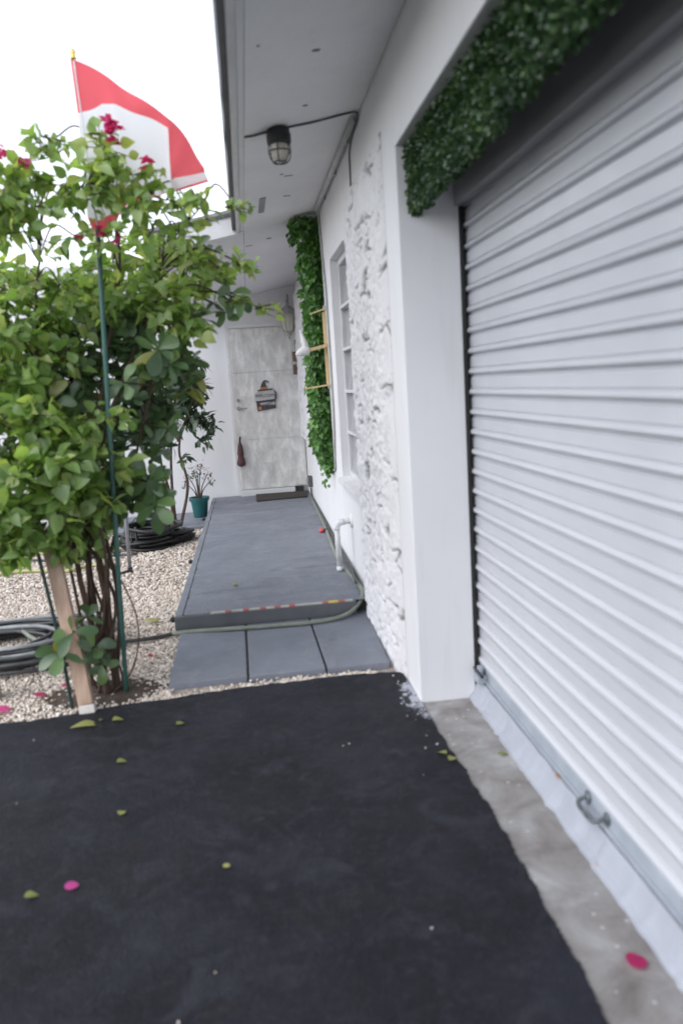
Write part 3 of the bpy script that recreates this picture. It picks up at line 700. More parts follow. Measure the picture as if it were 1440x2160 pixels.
def join_leaves(name, shape, items, mat, parent, kind='stuff', label=None):
    """items: (pos, rot3x3, size, tint)"""
    LV, LF = shape; n = len(items)
    P = np.array([i[0] for i in items]); Rm = np.array([i[1] for i in items]); s_ = np.array([i[2] for i in items]); t = np.array([i[3] for i in items])
    L3 = np.repeat(LV[None], n, 0); tw = RNG.normal(0, .55, (n, 1)); cu = RNG.normal(0, .22, (n, 1)); sw = RNG.uniform(.82, 1.15, (n, 1)); sb = RNG.normal(0, .16, (n, 1))
    L3[..., 2] += tw * LV[:, 0] * LV[:, 1] - cu * LV[:, 0] ** 2; L3[..., 1] = L3[..., 1] * sw + sb * LV[:, 0] ** 2
    V = np.einsum('nij,nkj->nki', Rm, L3) * s_[:, None, None] + P[:, None, :]
    F = (LF[None] + (np.arange(n) * len(LV))[:, None, None]).reshape(-1, LF.shape[1])
    return np_mesh(name, V.reshape(-1, 3), F, mat, parent, tint=np.repeat(t, len(LV)), smooth=True, kind=kind, label=label)
def single_leaves(name, shape, items, mat, parent, nvar=16):
    LV, LF = shape; off = np.array(origin(parent)); metas = []
    for k in range(nvar):
        L3 = LV * (1, random.uniform(.82, 1.15), random.uniform(.6, 1.5)); L3[:, 2] += random.gauss(0, .6) * LV[:, 0] * LV[:, 1] - random.gauss(.05, .25) * LV[:, 0] ** 2; L3[:, 1] += random.gauss(0, .16) * LV[:, 0] ** 2
        o = np_mesh(name, L3, LF, mat, None, tint=np.full(len(LV), (k + .5) / nvar), smooth=True, off=(0, 0, 0))
        metas.append(o.data); bpy.data.objects.remove(o)
    for p, Rm, s_, t in items:
        o = bpy.data.objects.new(name, metas[min(nvar - 1, int(t * nvar))]); COL.objects.link(o); o.parent = parent
        M = Matrix([list(r_) + [0] for r_ in Rm] + [[0, 0, 0, 1]]) @ Matrix.Scale(s_, 4); M.translation = Vector(p - off)
        o.matrix_local = M
CAMP = np.array([0, 0, 1.56])
def split_leaves(name, shape, items, mat, parent, n_single):
    items = sorted(items, key=lambda i: np.linalg.norm(i[0] - CAMP) / i[2])
    vis = items[:n_single]; rest = items[n_single:]
    single_leaves(name, shape, vis, mat, parent)
    if rest: join_leaves('foliage', shape, rest, mat, parent)
def rv(): 
    v = RNG.standard_normal(3); return v / np.linalg.norm(v)
UP = np.array([0, 0, 1.0]); TOCAM = np.array([.1, -.8, .25])

# ------------------------------------------------------------------ bougainvillea
BOUG = [(-1.09,4.50,2.71,0.16),(-0.89,4.50,2.79,0.15),(-0.63,4.40,2.80,0.12),(-0.49,4.50,2.69,0.15),(-0.33,4.50,2.56,0.13),(-0.75,4.60,2.67,0.15),(-1.01,4.40,2.54,0.14),(-0.16,4.40,2.51,0.10),(-1.32,4.50,2.60,0.20),(-1.34,4.30,2.06,0.20),(-1.32,4.10,1.54,0.20),(-1.35,4.00,1.09,0.18),(-0.48,4.70,2.51,0.12),(-0.28,4.60,2.41,0.12),(-0.65,4.60,2.25,0.13),(-1.08,4.30,2.11,0.16),(-0.92,4.50,2.15,0.17),(-0.70,4.50,2.14,0.14),(-0.44,4.50,2.23,0.16),(-0.24,4.50,2.22,0.12),(-0.14,4.50,2.14,0.10),(-1.12,4.25,1.90,0.16),(-0.97,4.40,1.93,0.16),(-0.50,4.40,2.00,0.15),(-0.27,4.35,1.89,0.12),(0.06,4.40,2.19,0.06),(0.04,4.35,2.47,0.04),(0.15,4.40,1.96,0.05),(-0.00,4.40,2.00,0.06),(-1.12,4.05,1.66,0.14),(-1.04,4.00,1.48,0.16),(-0.90,4.00,1.29,0.16),(-1.12,3.95,1.22,0.17),(-0.96,3.95,1.07,0.15),(-1.10,3.90,0.90,0.12),(-0.87,4.05,1.09,0.10),(-1.20,3.95,0.80,0.08),(-0.61,4.05,1.44,0.04),(-0.60,4.45,2.73,0.14),(-1.18,3.90,1.02,0.13),(-0.61,4.40,2.86,0.06),(-0.85,4.45,2.87,0.07)]
CLUS = [(-0.85,4.70,1.94,0.20),(-0.53,4.55,1.89,0.18),(-0.45,4.40,1.70,0.15),(-0.70,4.70,1.70,0.20),(-0.94,4.60,1.66,0.20),(-1.00,4.35,1.59,0.15),(-0.64,4.70,1.48,0.20),(-0.84,4.60,1.39,0.20),(-0.53,4.60,1.37,0.12),(-0.94,4.70,1.12,0.18),(-0.62,4.50,1.12,0.13),(-0.61,4.45,0.97,0.10),(-0.82,4.60,0.91,0.10),(-0.13,4.50,2.02,0.10),(-0.21,4.60,2.31,0.10),(-0.96,4.00,0.43,0.09),(-0.90,4.08,0.27,0.09),(-1.01,3.97,0.30,0.05),(-1.16,4.60,1.77,0.20),(-1.27,4.60,1.42,0.20),(-1.12,4.60,1.25,0.20),(-1.27,4.50,1.01,0.18),(-0.34,4.60,1.65,0.10),(-0.97,4.50,0.80,0.14)]
def forward(L, y_new):
    o = []
    for x, y_, z, r_ in L:
        if z > 2.30 and y_ > 4.3:
            q = (y_new + (y_ - 4.5) * .6) / y_; o.append((x * q, y_ * q, 1.56 + (z - 1.56) * q, r_ * q))
        else: o.append((x, y_, z, r_))
    return o
BOUG = forward(BOUG, 4.02)
BOUG += forward([(-1.15, 4.5, 2.42, .10), (-.98, 4.5, 2.38, .09), (-.82, 4.5, 2.40, .09), (-.60, 4.5, 2.42, .10), (-.42, 4.5, 2.40, .09), (-.70, 4.5, 2.34, .08), (-.30, 4.5, 2.36, .09), (-1.25, 4.5, 2.46, .10)], 4.02)
# more of the crown: upper band, filled middle, right hand sprays
BOUG += forward([(-1.2, 4.5, 2.62, .15), (-1.0, 4.5, 2.66, .15), (-.72, 4.5, 2.66, .15), (-.58, 4.5, 2.60, .14), (-.40, 4.5, 2.60, .13), (-.25, 4.5, 2.50, .12), (-.85, 4.5, 2.58, .14), (-.50, 4.5, 2.50, .12), (-.12, 4.5, 2.44, .08), (-1.15, 4.5, 2.50, .13)], 4.02)
BOUG += [(-.80, 4.12, 1.0, .12), (-.72, 4.15, 1.2, .12), (-.86, 4.1, .86, .10), (-.95, 4.25, 1.75, .16), (-.80, 4.35, 2.02, .15), (-.62, 4.35, 2.05, .14), (-.36, 4.35, 2.08, .13), (-.30, 4.35, 1.98, .11), (-.20, 4.35, 2.20, .12), (-.05, 4.40, 2.17, .09), (.04, 4.38, 2.20, .08), (-.90, 4.1, 1.12, .14), (-.82, 4.1, 1.28, .12), (-1.0, 4.0, .93, .13), (-1.22, 3.95, 1.0, .15), (-.78, 4.2, 1.45, .13), (-.95, 4.1, 1.42, .14), (-1.15, 4.1, 1.85, .15), (-.26, 4.30, 1.88, .09), (-1.28, 3.95, .86, .11)]
CLUS += [(-.80, 4.45, .95, .12), (-.72, 4.42, 1.08, .12), (-.88, 4.4, .78, .11), (-.55, 4.75, 1.62, .2), (-.40, 4.75, 1.75, .16), (-.75, 4.85, 1.25, .2), (-.60, 4.85, 1.35, .18), (-.90, 4.9, 1.5, .22), (-1.1, 4.9, 1.5, .22), (-.45, 4.8, 1.48, .12), (-.72, 4.85, 1.0, .16), (-1.0, 4.8, 1.0, .2), (-.62, 4.8, 1.9, .2), (-.9, 4.8, 1.85, .2), (-.36, 4.6, 1.92, .12)]
BOUG += forward([(-1.2, 4.5, 2.55, .14), (-1.05, 4.5, 2.60, .14), (-.9, 4.5, 2.66, .13), (-.78, 4.5, 2.62, .12), (-1.3, 4.5, 2.66, .14), (-.66, 4.5, 2.56, .12), (-1.1, 4.5, 2.48, .12)], 4.04)
# deeper layers that close the crown
BOUG += [(x * 1.09 + RNG.normal(0, .04), y_ * 1.09, 1.56 + (z - 1.56) * 1.09 + RNG.normal(0, .05), r_ * 1.1) for x, y_, z, r_ in BOUG if r_ > .11 and z < 2.35]
boug = thing('bougainvillea_shrub', 'tall bougainvillea bush with pale green leaves and magenta flowers beside the flagpole', 'shrub', (-.87, 4.16, 0))
base = np.array([-.85, 4.2, 0.0])
tr = MB(); twigs = MB()
stems = [[(-.84, 4.12, -.02), (-.87, 4.12, .35), (-.93, 4.15, .75), (-.98, 4.2, 1.15), (-1.05, 4.3, 1.6), (-1.02, 4.4, 2.1), (-.95, 4.48, 2.6)],
         [(-.80, 4.16, -.02), (-.80, 4.18, .4), (-.83, 4.25, .8), (-.80, 4.35, 1.3), (-.70, 4.45, 1.8), (-.60, 4.5, 2.3), (-.62, 4.45, 2.75)],
         [(-.86, 4.22, -.02), (-.90, 4.24, .5), (-.86, 4.32, 1.0), (-.70, 4.42, 1.5), (-.50, 4.5, 1.95), (-.35, 4.5, 2.3), (-.15, 4.42, 2.5)],
         [(-.82, 4.20, -.02), (-.76, 4.24, .4), (-.80, 4.3, .85), (-.92, 4.2, 1.2), (-1.1, 4.05, 1.4), (-1.25, 4.1, 1.5)],
         [(-.78, 4.14, .5), (-.77, 4.10, .85), (-.82, 4.05, 1.1), (-.95, 4.0, 1.15)],
         [(-.83, 4.1, .0), (-.70, 4.18, .12), (-.66, 4.2, .4), (-.73, 4.2, .62)]]
for i, st_ in enumerate(stems):
    c = curve(st_, 6); r0 = (.020, .023, .015, .014, .010, .007)[i]
    c = [p + Vector((.012 * mnoise.noise(p * 5), .012 * mnoise.noise(p * 5 + Vector((9, 0, 0))), 0)) for p in c]
    tr.tube(c, [max(.004, r0 * (1 - .8 * k / len(c))) for k in range(len(c))], 8)
for k in range(9):
    a = random.random() * 6.28; rr = random.uniform(.03, .07); q = []
    for i in range(9):
        z = -.02 + i * .13; q.append((-.835 - .06 * (z > .5) * (z - .5) + rr * math.cos(a + i * .8) + random.gauss(0, .012), 4.17 + rr * math.sin(a + i * .8) + .12 * z * .5, z))
    tr.tube(curve(q, 4), random.uniform(.005, .010), 6)
tr.build('trunk', 'bark', boug, smooth=True)
stem_pts = np.array([p for st_ in stems[:4] for p in curve(st_, 6)])
bl = []; flowers = []
def near_stem(c):
    d = np.linalg.norm(stem_pts - c, axis=1) + .6 * np.maximum(0, stem_pts[:, 2] - c[2]); return stem_pts[np.argmin(d)]
for (x, y_, z, r_) in BOUG:
    c = np.array([x, y_, z]); a = near_stem(c)
    midp = (a + c) / 2 + np.array([0, 0, .06 + .1 * np.linalg.norm(c - a)])
    twigs.tube(curve([a, midp, c], 5), .0042, 5, caps=False)
    nsh = max(2, int((10 if z > 2.25 else 15) * (r_ / .15) ** 1.6)) if r_ > .07 else 4
    for k in range(nsh):
        d = rv(); d[2] = d[2] * .7 + .15; d[1] -= .2; d = d / np.linalg.norm(d)
        s0 = c + d * r_ * .2 * RNG.random(); ln = r_ * RNG.uniform(.7, 1.25)
        if r_ <= .07: s0 = c - np.array([.06, 0, -.01]); d = np.array([1, RNG.normal(0, .3), RNG.normal(.0, .35)]); d /= np.linalg.norm(d); ln = .13
        tip = s0 + d * ln + np.array([0, 0, -.15 * ln])
        twigs.tube([s0, (s0 + tip) / 2 + np.array([0, 0, .03 * ln]), tip], [.0026, .0022, .0014], 4, caps=False)
        nl = max(3, int(ln / .030)); 
        for j in range(nl):
            t = (j + .6) / nl; p = s0 + (tip - s0) * t + rv() * .006
            side = np.cross(d, UP); side /= max(1e-3, np.linalg.norm(side)); side = side * (1 if j % 2 else -1)
            ld = d * RNG.uniform(.1, .8) + side * RNG.uniform(.3, 1) + np.array([0, 0, RNG.uniform(-.9, .35)]) + rv() * .6
            nr = UP * .75 + TOCAM * .25 + rv() * .85
            size = (RNG.uniform(.055, .112) if y_ < 4.2 and z < 1.9 else RNG.uniform(.042, .085)) * (1 if r_ > .07 else .72)
            bl.append((p, basis(ld, nr), size, float(np.clip(RNG.normal(.55, .3) + .15 * (z - 1.5) / 1.2, 0, .97) if RNG.random() > .03 else 1.0)))
twigs.build('twigs', 'bark', boug, smooth=True, kind='stuff')
split_leaves('leaf', L_B, bl, 'leaf_b', boug, 300)
# flower clusters: three magenta bracts each
fc = [(-.525, 3.94, 2.76, 6, .03), (-.485, 3.93, 2.725, 5, .03), (-1.03, 3.98, 2.68, 4, .035), (-.97, 3.98, 2.66, 4, .035), (-.92, 3.97, 2.62, 3, .025), (-.37, 3.96, 2.60, 3, .022), (-1.10, 3.98, 2.69, 3, .03), (-.62, 4.0, 2.31, 3, .022), (-.70, 4.0, 2.27, 2, .02), (-.53, 4.0, 2.27, 2, .02)]
for (x, y_, z, k, sp) in fc:
    it = []
    for q in range(k):
        p = np.array([x, y_, z]) + rv() * sp
        ax = rv() * .6 + UP * .6 + TOCAM * .3
        for w_ in range(3):
            a = w_ * 2.094 + RNG.random(); e1 = np.cross(ax, np.array([.3, .5, .1])); e1 /= np.linalg.norm(e1); e2 = np.cross(ax / np.linalg.norm(ax), e1)
            it.append((p, basis(e1 * math.cos(a) + e2 * math.sin(a) + ax * .6, ax), RNG.uniform(.028, .04), float(RNG.uniform(.3, .75))))
    join_leaves('flower_cluster', L_BR, it, 'bract', boug, kind=None)

# ------------------------------------------------------------------ broad leaved shrub
clus = thing('broad_leaved_shrub', 'shrub with thick rounded dark green leaves growing through the bougainvillea', 'shrub', (-.9, 4.3, 0))
cst = [[(-.90, 4.30, -.02), (-.92, 4.34, .5), (-.88, 4.45, 1.0), (-.80, 4.6, 1.5), (-.75, 4.65, 2.0)], [(-.94, 4.28, -.02), (-1.0, 4.35, .6), (-1.1, 4.5, 1.2), (-1.15, 4.6, 1.8)],
       [(-.88, 4.27, -.02), (-.82, 4.36, .6), (-.66, 4.5, 1.1), (-.5, 4.55, 1.6), (-.3, 4.55, 2.1)], [(-.90, 4.22, -.02), (-.93, 4.10, .2), (-.95, 4.02, .42)]]
tr = MB()
for i, st_ in enumerate(cst):
    c = curve(st_, 6); tr.tube(c, [max(.005, (.013, .011, .012, .007)[i] * (1 - .7 * k / len(c))) for k in range(len(c))], 8)
tr.build('trunk', 'bark', clus, smooth=True)
stem_pts = np.array([p for st_ in cst for p in curve(st_, 6)])
cl = []; twigs = MB()
def rosette(c, d, n, s0, s1):
    e1 = np.cross(d, np.array([.2, .4, .9])); e1 /= np.linalg.norm(e1); e2 = np.cross(d, e1)
    ph = RNG.random() * 6.28
    for k in range(n):
        a = ph + k * 2.4; lift = RNG.uniform(.1, .5) + .6 * k / n
        ld = (e1 * math.cos(a) + e2 * math.sin(a)) + d * lift + np.array([0, 0, -.12])
        cl.append((c - d * .012 * (n - k) / n * 3, basis(ld, d + UP * .3 + rv() * .15), RNG.uniform(s0, s1), float(np.clip(RNG.normal(.45, .22), 0, .95) if RNG.random() > .03 else 1.0)))
for (x, y_, z, r_) in CLUS:
    c = np.array([x, y_, z]); a = near_stem(c)
    twigs.tube(curve([a, (a + c) / 2 + np.array([0, 0, .05]), c], 5), .006, 5, caps=False)
    nr = max(1, int(11 * (r_ / .18) ** 2)) if r_ > .06 else 1
    if z < .6: nr = 1
    for k in range(nr):
        o_ = rv() * r_ * .95 * RNG.random() ** .4; o_[1] = -abs(o_[1]) * .7 if RNG.random() < .6 else o_[1]
        if nr == 1: o_ *= .2
        d = TOCAM * .8 + UP * .35 + rv() * .6; d /= np.linalg.norm(d)
        p = c + o_; twigs.tube([c, p], [.004, .003], 5, caps=False)
        rosette(p, d, int(RNG.integers(5, 9)), .06, .112)
# rosettes that the photograph shows one by one
for (x, y_, z, n_, a0, a1) in ((-.42, 4.28, 1.78, 8, .10, .14), (-.55, 4.30, 1.10, 7, .11, .15), (-.52, 4.28, .98, 7, .11, .15), (-.02, 4.42, 2.06, 6, .10, .13), (-.20, 4.45, 2.30, 5, .10, .14), (-.96, 4.15, 1.55, 5, .10, .13), (-.60, 4.2, 1.62, 4, .10, .12), (-.985, 3.90, .33, 5, .09, .13), (-.93, 3.93, .42, 4, .09, .12), (-.86, 4.03, .30, 6, .08, .11), (-.84, 4.05, .20, 5, .08, .10), (-.88, 4.06, .46, 4, .08, .10)):
    d = TOCAM + rv() * .25 + UP * .1; d /= np.linalg.norm(d); c = np.array([x, y_, z]); a = near_stem(c); twigs.tube(curve([a, (a + c) / 2, c], 4), .005, 5, caps=False)
    rosette(c, d, n_, a0, a1)
twigs.build('twigs', 'bark', clus, smooth=True, kind='stuff')
split_leaves('leaf', L_C, cl, 'leaf_c', clus, 260)

# ------------------------------------------------------------------ small tree behind, pot plant
tree = thing('small_tree', 'slender multi stemmed small tree with dark leaves against the white end wall', 'tree', (-.9, 9.2, 0))
tst = [[(-.92, 9.2, -.02), (-.93, 9.2, .4), (-1.0, 9.22, .8), (-.95, 9.2, 1.3), (-.85, 9.2, 1.8)], [(-.90, 9.22, -.02), (-.90, 9.2, .5), (-.86, 9.2, 1.0), (-.75, 9.2, 1.5), (-.62, 9.15, 1.85)], [(-.86, 9.18, -.02), (-.72, 9.15, .5), (-.78, 9.15, .9), (-.66, 9.1, 1.25), (-.48, 9.05, 1.2)], [(-.78, 9.15, 1.0), (-.6, 9.1, 1.4), (-.5, 9.05, 1.7)]]
tr = MB()
for st_ in tst:
    c = curve(st_, 6); tr.tube(c, [max(.006, .02 * (1 - .7 * k / len(c))) for k in range(len(c))], 7)
tr.build('trunk', 'bark', tree, smooth=True)
tl = []
for (x, z, r_, n_) in ((-.85, 1.75, .22, 90), (-.65, 1.75, .16, 70), (-.55, 1.55, .16, 60), (-.75, 1.45, .2, 80), (-.6, 1.25, .13, 40), (-.42, 1.2, .1, 26), (-.50, 1.0, .08, 14), (-.85, 1.2, .12, 34), (-.80, 2.0, .16, 45), (-1.1, 1.7, .25, 80), (-1.1, 1.3, .2, 50), (-.47, 1.85, .07, 10), (-.9, .95, .06, 8), (-.74, .82, .04, 5)):
    for k in range(int(n_ * 1.9)):
        p = np.array([x, 9.15, z]) + rv() * r_ * RNG.random() ** .45 * np.array([1, 1.2, 1])
        tl.append((p, basis(rv() + UP * -.2 + TOCAM * .2, UP + TOCAM * .5 + rv() * .6), RNG.uniform(.07, .13), float(np.clip(RNG.normal(.45, .25), 0, 1))))
join_leaves('crown', L_T, tl, 'leaf_dark', tree)
pot = thing('flower_pot', 'teal plastic flower pot beside the far end of the ramp', 'flower pot', (-.645, 9.75, .03))
MB().lathe((-.645, 9.75, .03), [(.075, 0), (.082, .01), (.105, .20), (.122, .202), (.125, .245), (.108, .245), (.10, .215)], 24).build('body', 'pot', pot, smooth=False, bevel=0)
MB().lathe((-.645, 9.75, .03), [(.10, .205), (.05, .222), (.01, .226)], 20).build('soil', 'soil', pot)
pp = thing('potted_plant', 'sparse small pink flowered plant growing in the teal pot', 'plant', (-.645, 9.75, .25))
tr = MB(); it = []; fl = []
for (dx, dz, q) in ((-.10, .28, 0), (-.03, .36, 1), (.0, .30, 2), (.05, .40, 3), (.12, .30, 4), (.15, .22, 5), (-.13, .20, 6)):
    a = np.array([-.645 + dx * .15, 9.75, .25]); b = np.array([-.645 + dx * 1.05, 9.75 + .03 * math.sin(q), .25 + dz]); tr.tube(curve([a, (a + b) / 2 + np.array([-dx * .2, 0, 0]), b], 4), [.009 - .005 * k / 8 for k in range(9)], 6)
    for k in range(16): it.append((b + rv() * .045 + np.array([0, 0, -.05 * RNG.random()]), basis(rv() + UP * .3, UP + rv() * .5), RNG.uniform(.035, .055), float(RNG.random())))
    if q != 2:
        for k in range(3): fl.append((b + rv() * .04 + UP * .04, basis(rv(), UP), .025, .9))
tr.build('stem', 'bark', pp, smooth=True); join_leaves('leaves', L_T, it, 'leaf_dark', pp); join_leaves('flowers', L_BR, fl, 'bract', pp)

# ------------------------------------------------------------------ greenery panels
bx = thing('boxwood_panel', 'artificial boxwood hedge panel hanging under the garage header', 'greenery panel', (.82, 2.2, 2.545))
MB().box(.80, .838, -.85, 3.55, 2.34, 2.543).build('backing', 'backing', bx)
items = []
for k in range(17000):
    yy = RNG.uniform(.6, 3.585) if RNG.random() < .93 else RNG.uniform(-.85, .6)
    q = RNG.random(); low = 2.268 + .035 * min(1, max(0, (2.9 - yy) / 1.1)) + .022 * mnoise.noise(Vector((yy * 7, 0, 0))) + .012 * mnoise.noise(Vector((yy * 25, 0, 0)))
    if q < .84: x = .79 + RNG.normal(0, .012); z = low + (2.54 - low) * RNG.random(); d = np.array([-1, 0, -.1])
    else: x = .79 + .045 * RNG.random(); z = low + abs(RNG.normal(0, .012)); d = np.array([-.5, 0, -1.0])
    d = d + rv() * .7
    items.append((np.array([x, yy, z]), basis(d + rv() * .6, d * .4 + UP * .5 + rv() * .8), RNG.uniform(.013, .024), float(np.clip(RNG.beta(2, 2.6) + .25 * mnoise.noise(Vector((yy * 6, z * 12, 3))), 0, 1))))
join_leaves('leaves', L_S, items, 'leaf_box', bx)
iv = thing('ivy_panel', 'tall strip of artificial green ivy hanging on the white side wall', 'greenery panel', (.62, 7.05, .85))
MB().box(.60, .724, 6.93, 7.25, .98, 2.86).build('backing', 'backing', iv)
items = []
for k in range(2600):
    z = RNG.uniform(.80, 2.93); wl_ = .585 + .03 * mnoise.noise(Vector((z * 4, 0, 0))) + .025 * mnoise.noise(Vector((z * 13, 0, 0)))
    if z > 2.75: wl_ = .52
    if z < 1.0: wl_ += .08 * (1.0 - z) / .2
    x = RNG.uniform(wl_, .722); yy = 6.92 + RNG.normal(0, .02) - .03 * math.sin((x - .5) * 14)
    if RNG.random() < .35: x = wl_ + RNG.normal(0, .012); yy = RNG.uniform(6.92, 7.22)
    d = np.array([-.2, -.6, -.7]) + rv() * .7
    items.append((np.array([x, yy, z]), basis(d, np.array([-.3, -1, .5]) + rv() * .5), RNG.uniform(.035, .06), float(np.clip(RNG.beta(2.2, 2) + .2 * mnoise.noise(Vector((x * 12, z * 7, 3))) , 0, 1))))
for k in range(14): items.append((np.array([.66 + RNG.normal(0, .02), 6.93, .80 - .012 * k * RNG.random()]), basis(np.array([0, -.3, -1]) + rv() * .5, np.array([-.3, -1, .3])), .04, .7))
join_leaves('leaves', L_B, items, 'leaf_ivy', iv)

# ------------------------------------------------------------------ flag and pole
fp = thing('flagpole', 'thin green flagpole standing in the gravel before the bush', 'flagpole', (-.747, 4.14, 0))
MB().tube(curve([(-.747, 4.14, -.05), (-.70, 4.14, 1.1), (-.640, 4.14, 2.36)], 8), .0125, 12).build('pole', 'pole', fp, smooth=True)
MB().tube(curve([(-.640, 4.14, 2.34), (-.655, 4.14, 2.75), (-.668, 4.14, 3.12)], 6), .0035, 8).build('pole_top', 'trim', fp, smooth=True)
MB().lathe((-.668, 4.14, 3.12), [(.004, 0), (.014, .004), (.014, .010), (.006, .014), (.013, .026), (.013, .034), (.003, .050)], 12).build('finial', 'gold', fp, smooth=True)
# cloth: rows run down the hoist, columns along the fly (x, z at the pole's distance)
top = [(-0.682, 3.128), (-0.599, 3.095), (-0.527, 3.050), (-0.456, 2.995), (-0.374, 2.936), (-0.290, 2.877), (-0.228, 2.828), (-0.175, 2.758), (-0.139, 2.686), (-0.106, 2.622)]
b1 = [(-0.676, 2.888), (-0.620, 2.903), (-0.562, 2.930), (-0.497, 2.918), (-0.423, 2.886), (-0.337, 2.855), (-0.264, 2.821), (-0.269, 2.705), (-0.269, 2.583), (-0.105, 2.608)]
b2 = [(-0.685, 2.420), (-0.634, 2.400), (-0.565, 2.43), (-0.497, 2.494), (-0.417, 2.505), (-0.348, 2.515), (-0.302, 2.523), (-0.274, 2.526), (-0.246, 2.534), (-0.092, 2.569)]
b3 = [(-0.668, 2.355), (-0.640, 2.330), (-0.600, 2.33), (-0.555, 2.40), (-0.500, 2.485), (-0.420, 2.499), (-0.349, 2.511), (-0.303, 2.520), (-0.275, 2.523), (-0.093, 2.567)]
rows = [top, b1, b2, b3]
flag = thing('flag', 'limp red and white striped flag flying from the green flagpole', 'flag', (-.67, 4.14, 3.1))
for k, (nm, mt) in enumerate((('red_band', 'flag_red'), ('white_band', 'flag_white'), ('red_band', 'flag_red'))):
    A, B_ = rows[k], rows[k + 1]; V = []; nu, nv = 46, 9
    lin = lambda L: [Vector((L[q][0] + (L[q + 1][0] - L[q][0]) * e_ / 5, 0, L[q][1] + (L[q + 1][1] - L[q][1]) * e_ / 5)) for q in range(len(L) - 1) for e_ in range(5)] + [Vector((L[-1][0], 0, L[-1][1]))]
    Ac = lin(A) if k else curve([(a, 0, b) for a, b in A], 5); Bc = lin(B_); nu = len(Ac)
    for i in range(nu):
        for j in range(nv):
            p = Ac[i].lerp(Bc[i], j / (nv - 1)); f = i / (nu - 1); vv = (k + j / (nv - 1)) / 3
            off = .022 * math.sin(f * 9 + vv * 3) * min(1, f * 3) + .012 * math.sin(f * 23 - vv * 7) * min(1, f * 3) + .05 * vv * min(1, .3 + f)
            V.append((p.x, 4.14 + off + .004, p.z))
    ix = np.arange(nu * nv).reshape(nu, nv); Q = np.stack([ix[:-1, :-1], ix[1:, :-1], ix[1:, 1:], ix[:-1, 1:]], -1).reshape(-1, 4)
    np_mesh(nm, V, Q, mt, flag, smooth=True)

# ------------------------------------------------------------------ stakes, hoses, stand
pl = thing('timber_post', 'pale wooden post leaning into the bush at the asphalt edge', 'post', (-.915, 3.89, 0))
MB().bar((-.900, 3.90, .052), (-1.03, 4.06, .92), .074, .040, (0, 1, .2)).build('post', 'wood', pl, bevel=.004)
MB().bar((-.896, 3.893, .008), (-.8995, 3.899, .051), .076, .042, (0, 1, .2)).build('post_end', 'wood_end', pl, bevel=.003)
s_ = MB().tube(curve([(-.99, 3.98, -.03), (-1.01, 3.97, .35), (-1.055, 3.95, .82)], 5), .009, 8).build('garden_stake', 'stake_green', smooth=True); tag(s_, 'dark green stake standing close beside the pale wooden post', 'stake')
s_ = MB().tube([(-1.17, 7.95, -.02), (-1.172, 7.95, .26)], .012, 8).tube([(-1.22, 7.95, .05), (-1.172, 7.95, .10)], .010, 6).tube([(-1.22, 7.95, .05), (-1.22, 7.95, .20)], .008, 6).build('metal_peg', 'black_metal', smooth=True); tag(s_, 'short black forked peg in gravel before the black hose coil', 'peg')
sta = thing('metal_stand', 'thin grey metal stand leg with black foot behind the bush', 'stand', (-1.13, 7.08, 0))
MB().tube([(-1.127, 7.08, .03), (-1.105, 7.10, 1.0)], .017, 10).build('leg', 'grey_metal', sta, smooth=True)
MB().tube([(-1.127, 7.08, .045), (-1.127, 7.08, .008)], .022, 10).bar((-1.127, 7.08, .018), (-1.22, 6.98, .012), .03, .02).build('foot', 'black', sta)
def hose(name, pts, r_, mat, label, n=6, cat='hose', group=None):
    o = MB().tube(curve(pts, n), r_, 8).build(name, mat, smooth=True); return tag(o, label, cat, 'hose coils' if 'coil' in name else 'hoses lying about')
hose('garden_hose', [(-.58, 5.025, .026), (-.50, 5.01, .035), (-.38, 4.99, .040), (-.15, 4.95, .045), (.10, 4.935, .045), (.30, 4.93, .045), (.45, 4.955, .046), (.57, 5.02, .06), (.655, 5.11, .10), (.69, 5.22, .140), (.685, 5.5, .142), (.66, 5.85, .145), (.64, 6.2, .15), (.65, 6.8, .157), (.675, 7.6, .168), (.69, 8.6, .182), (.70, 9.4, .193)], .0145, 'hose_green', 'grey green garden hose running along the front of the ramp and up the wall')
hose('garden_hose', [(.665, 5.35, .172), (.69, 5.9, .165), (.695, 6.8, .164), (.70, 7.8, .180), (.712, 8.9, .20), (.712, 9.45, .215), (.712, 9.6, .30)], .010, 'hose_dark', 'thin dark hose lying in the corner between ramp and white wall')
hz = thing('hose_nozzle', 'small red hose cap lying on the ramp near the wall', 'hose nozzle', (.63, 7.4, .17))
MB().lathe((.622, 7.40, .176), [(.010, -.020), (.020, -.014), (.023, 0), (.018, .016), (.006, .024)], 14).build('cap', 'red_plastic', hz, smooth=True)
MB().tube([(.635, 7.41, .174), (.68, 7.46, .172)], .013, 8).build('connector', 'black', hz, smooth=True)
hose('garden_hose', [(-1.25, 4.86, .03), (-.95, 4.92, .035), (-.72, 4.97, .028), (-.575, 5.025, .026)], .0135, 'hose_dark', 'dark hose crossing the gravel between the bush and ramp corner')
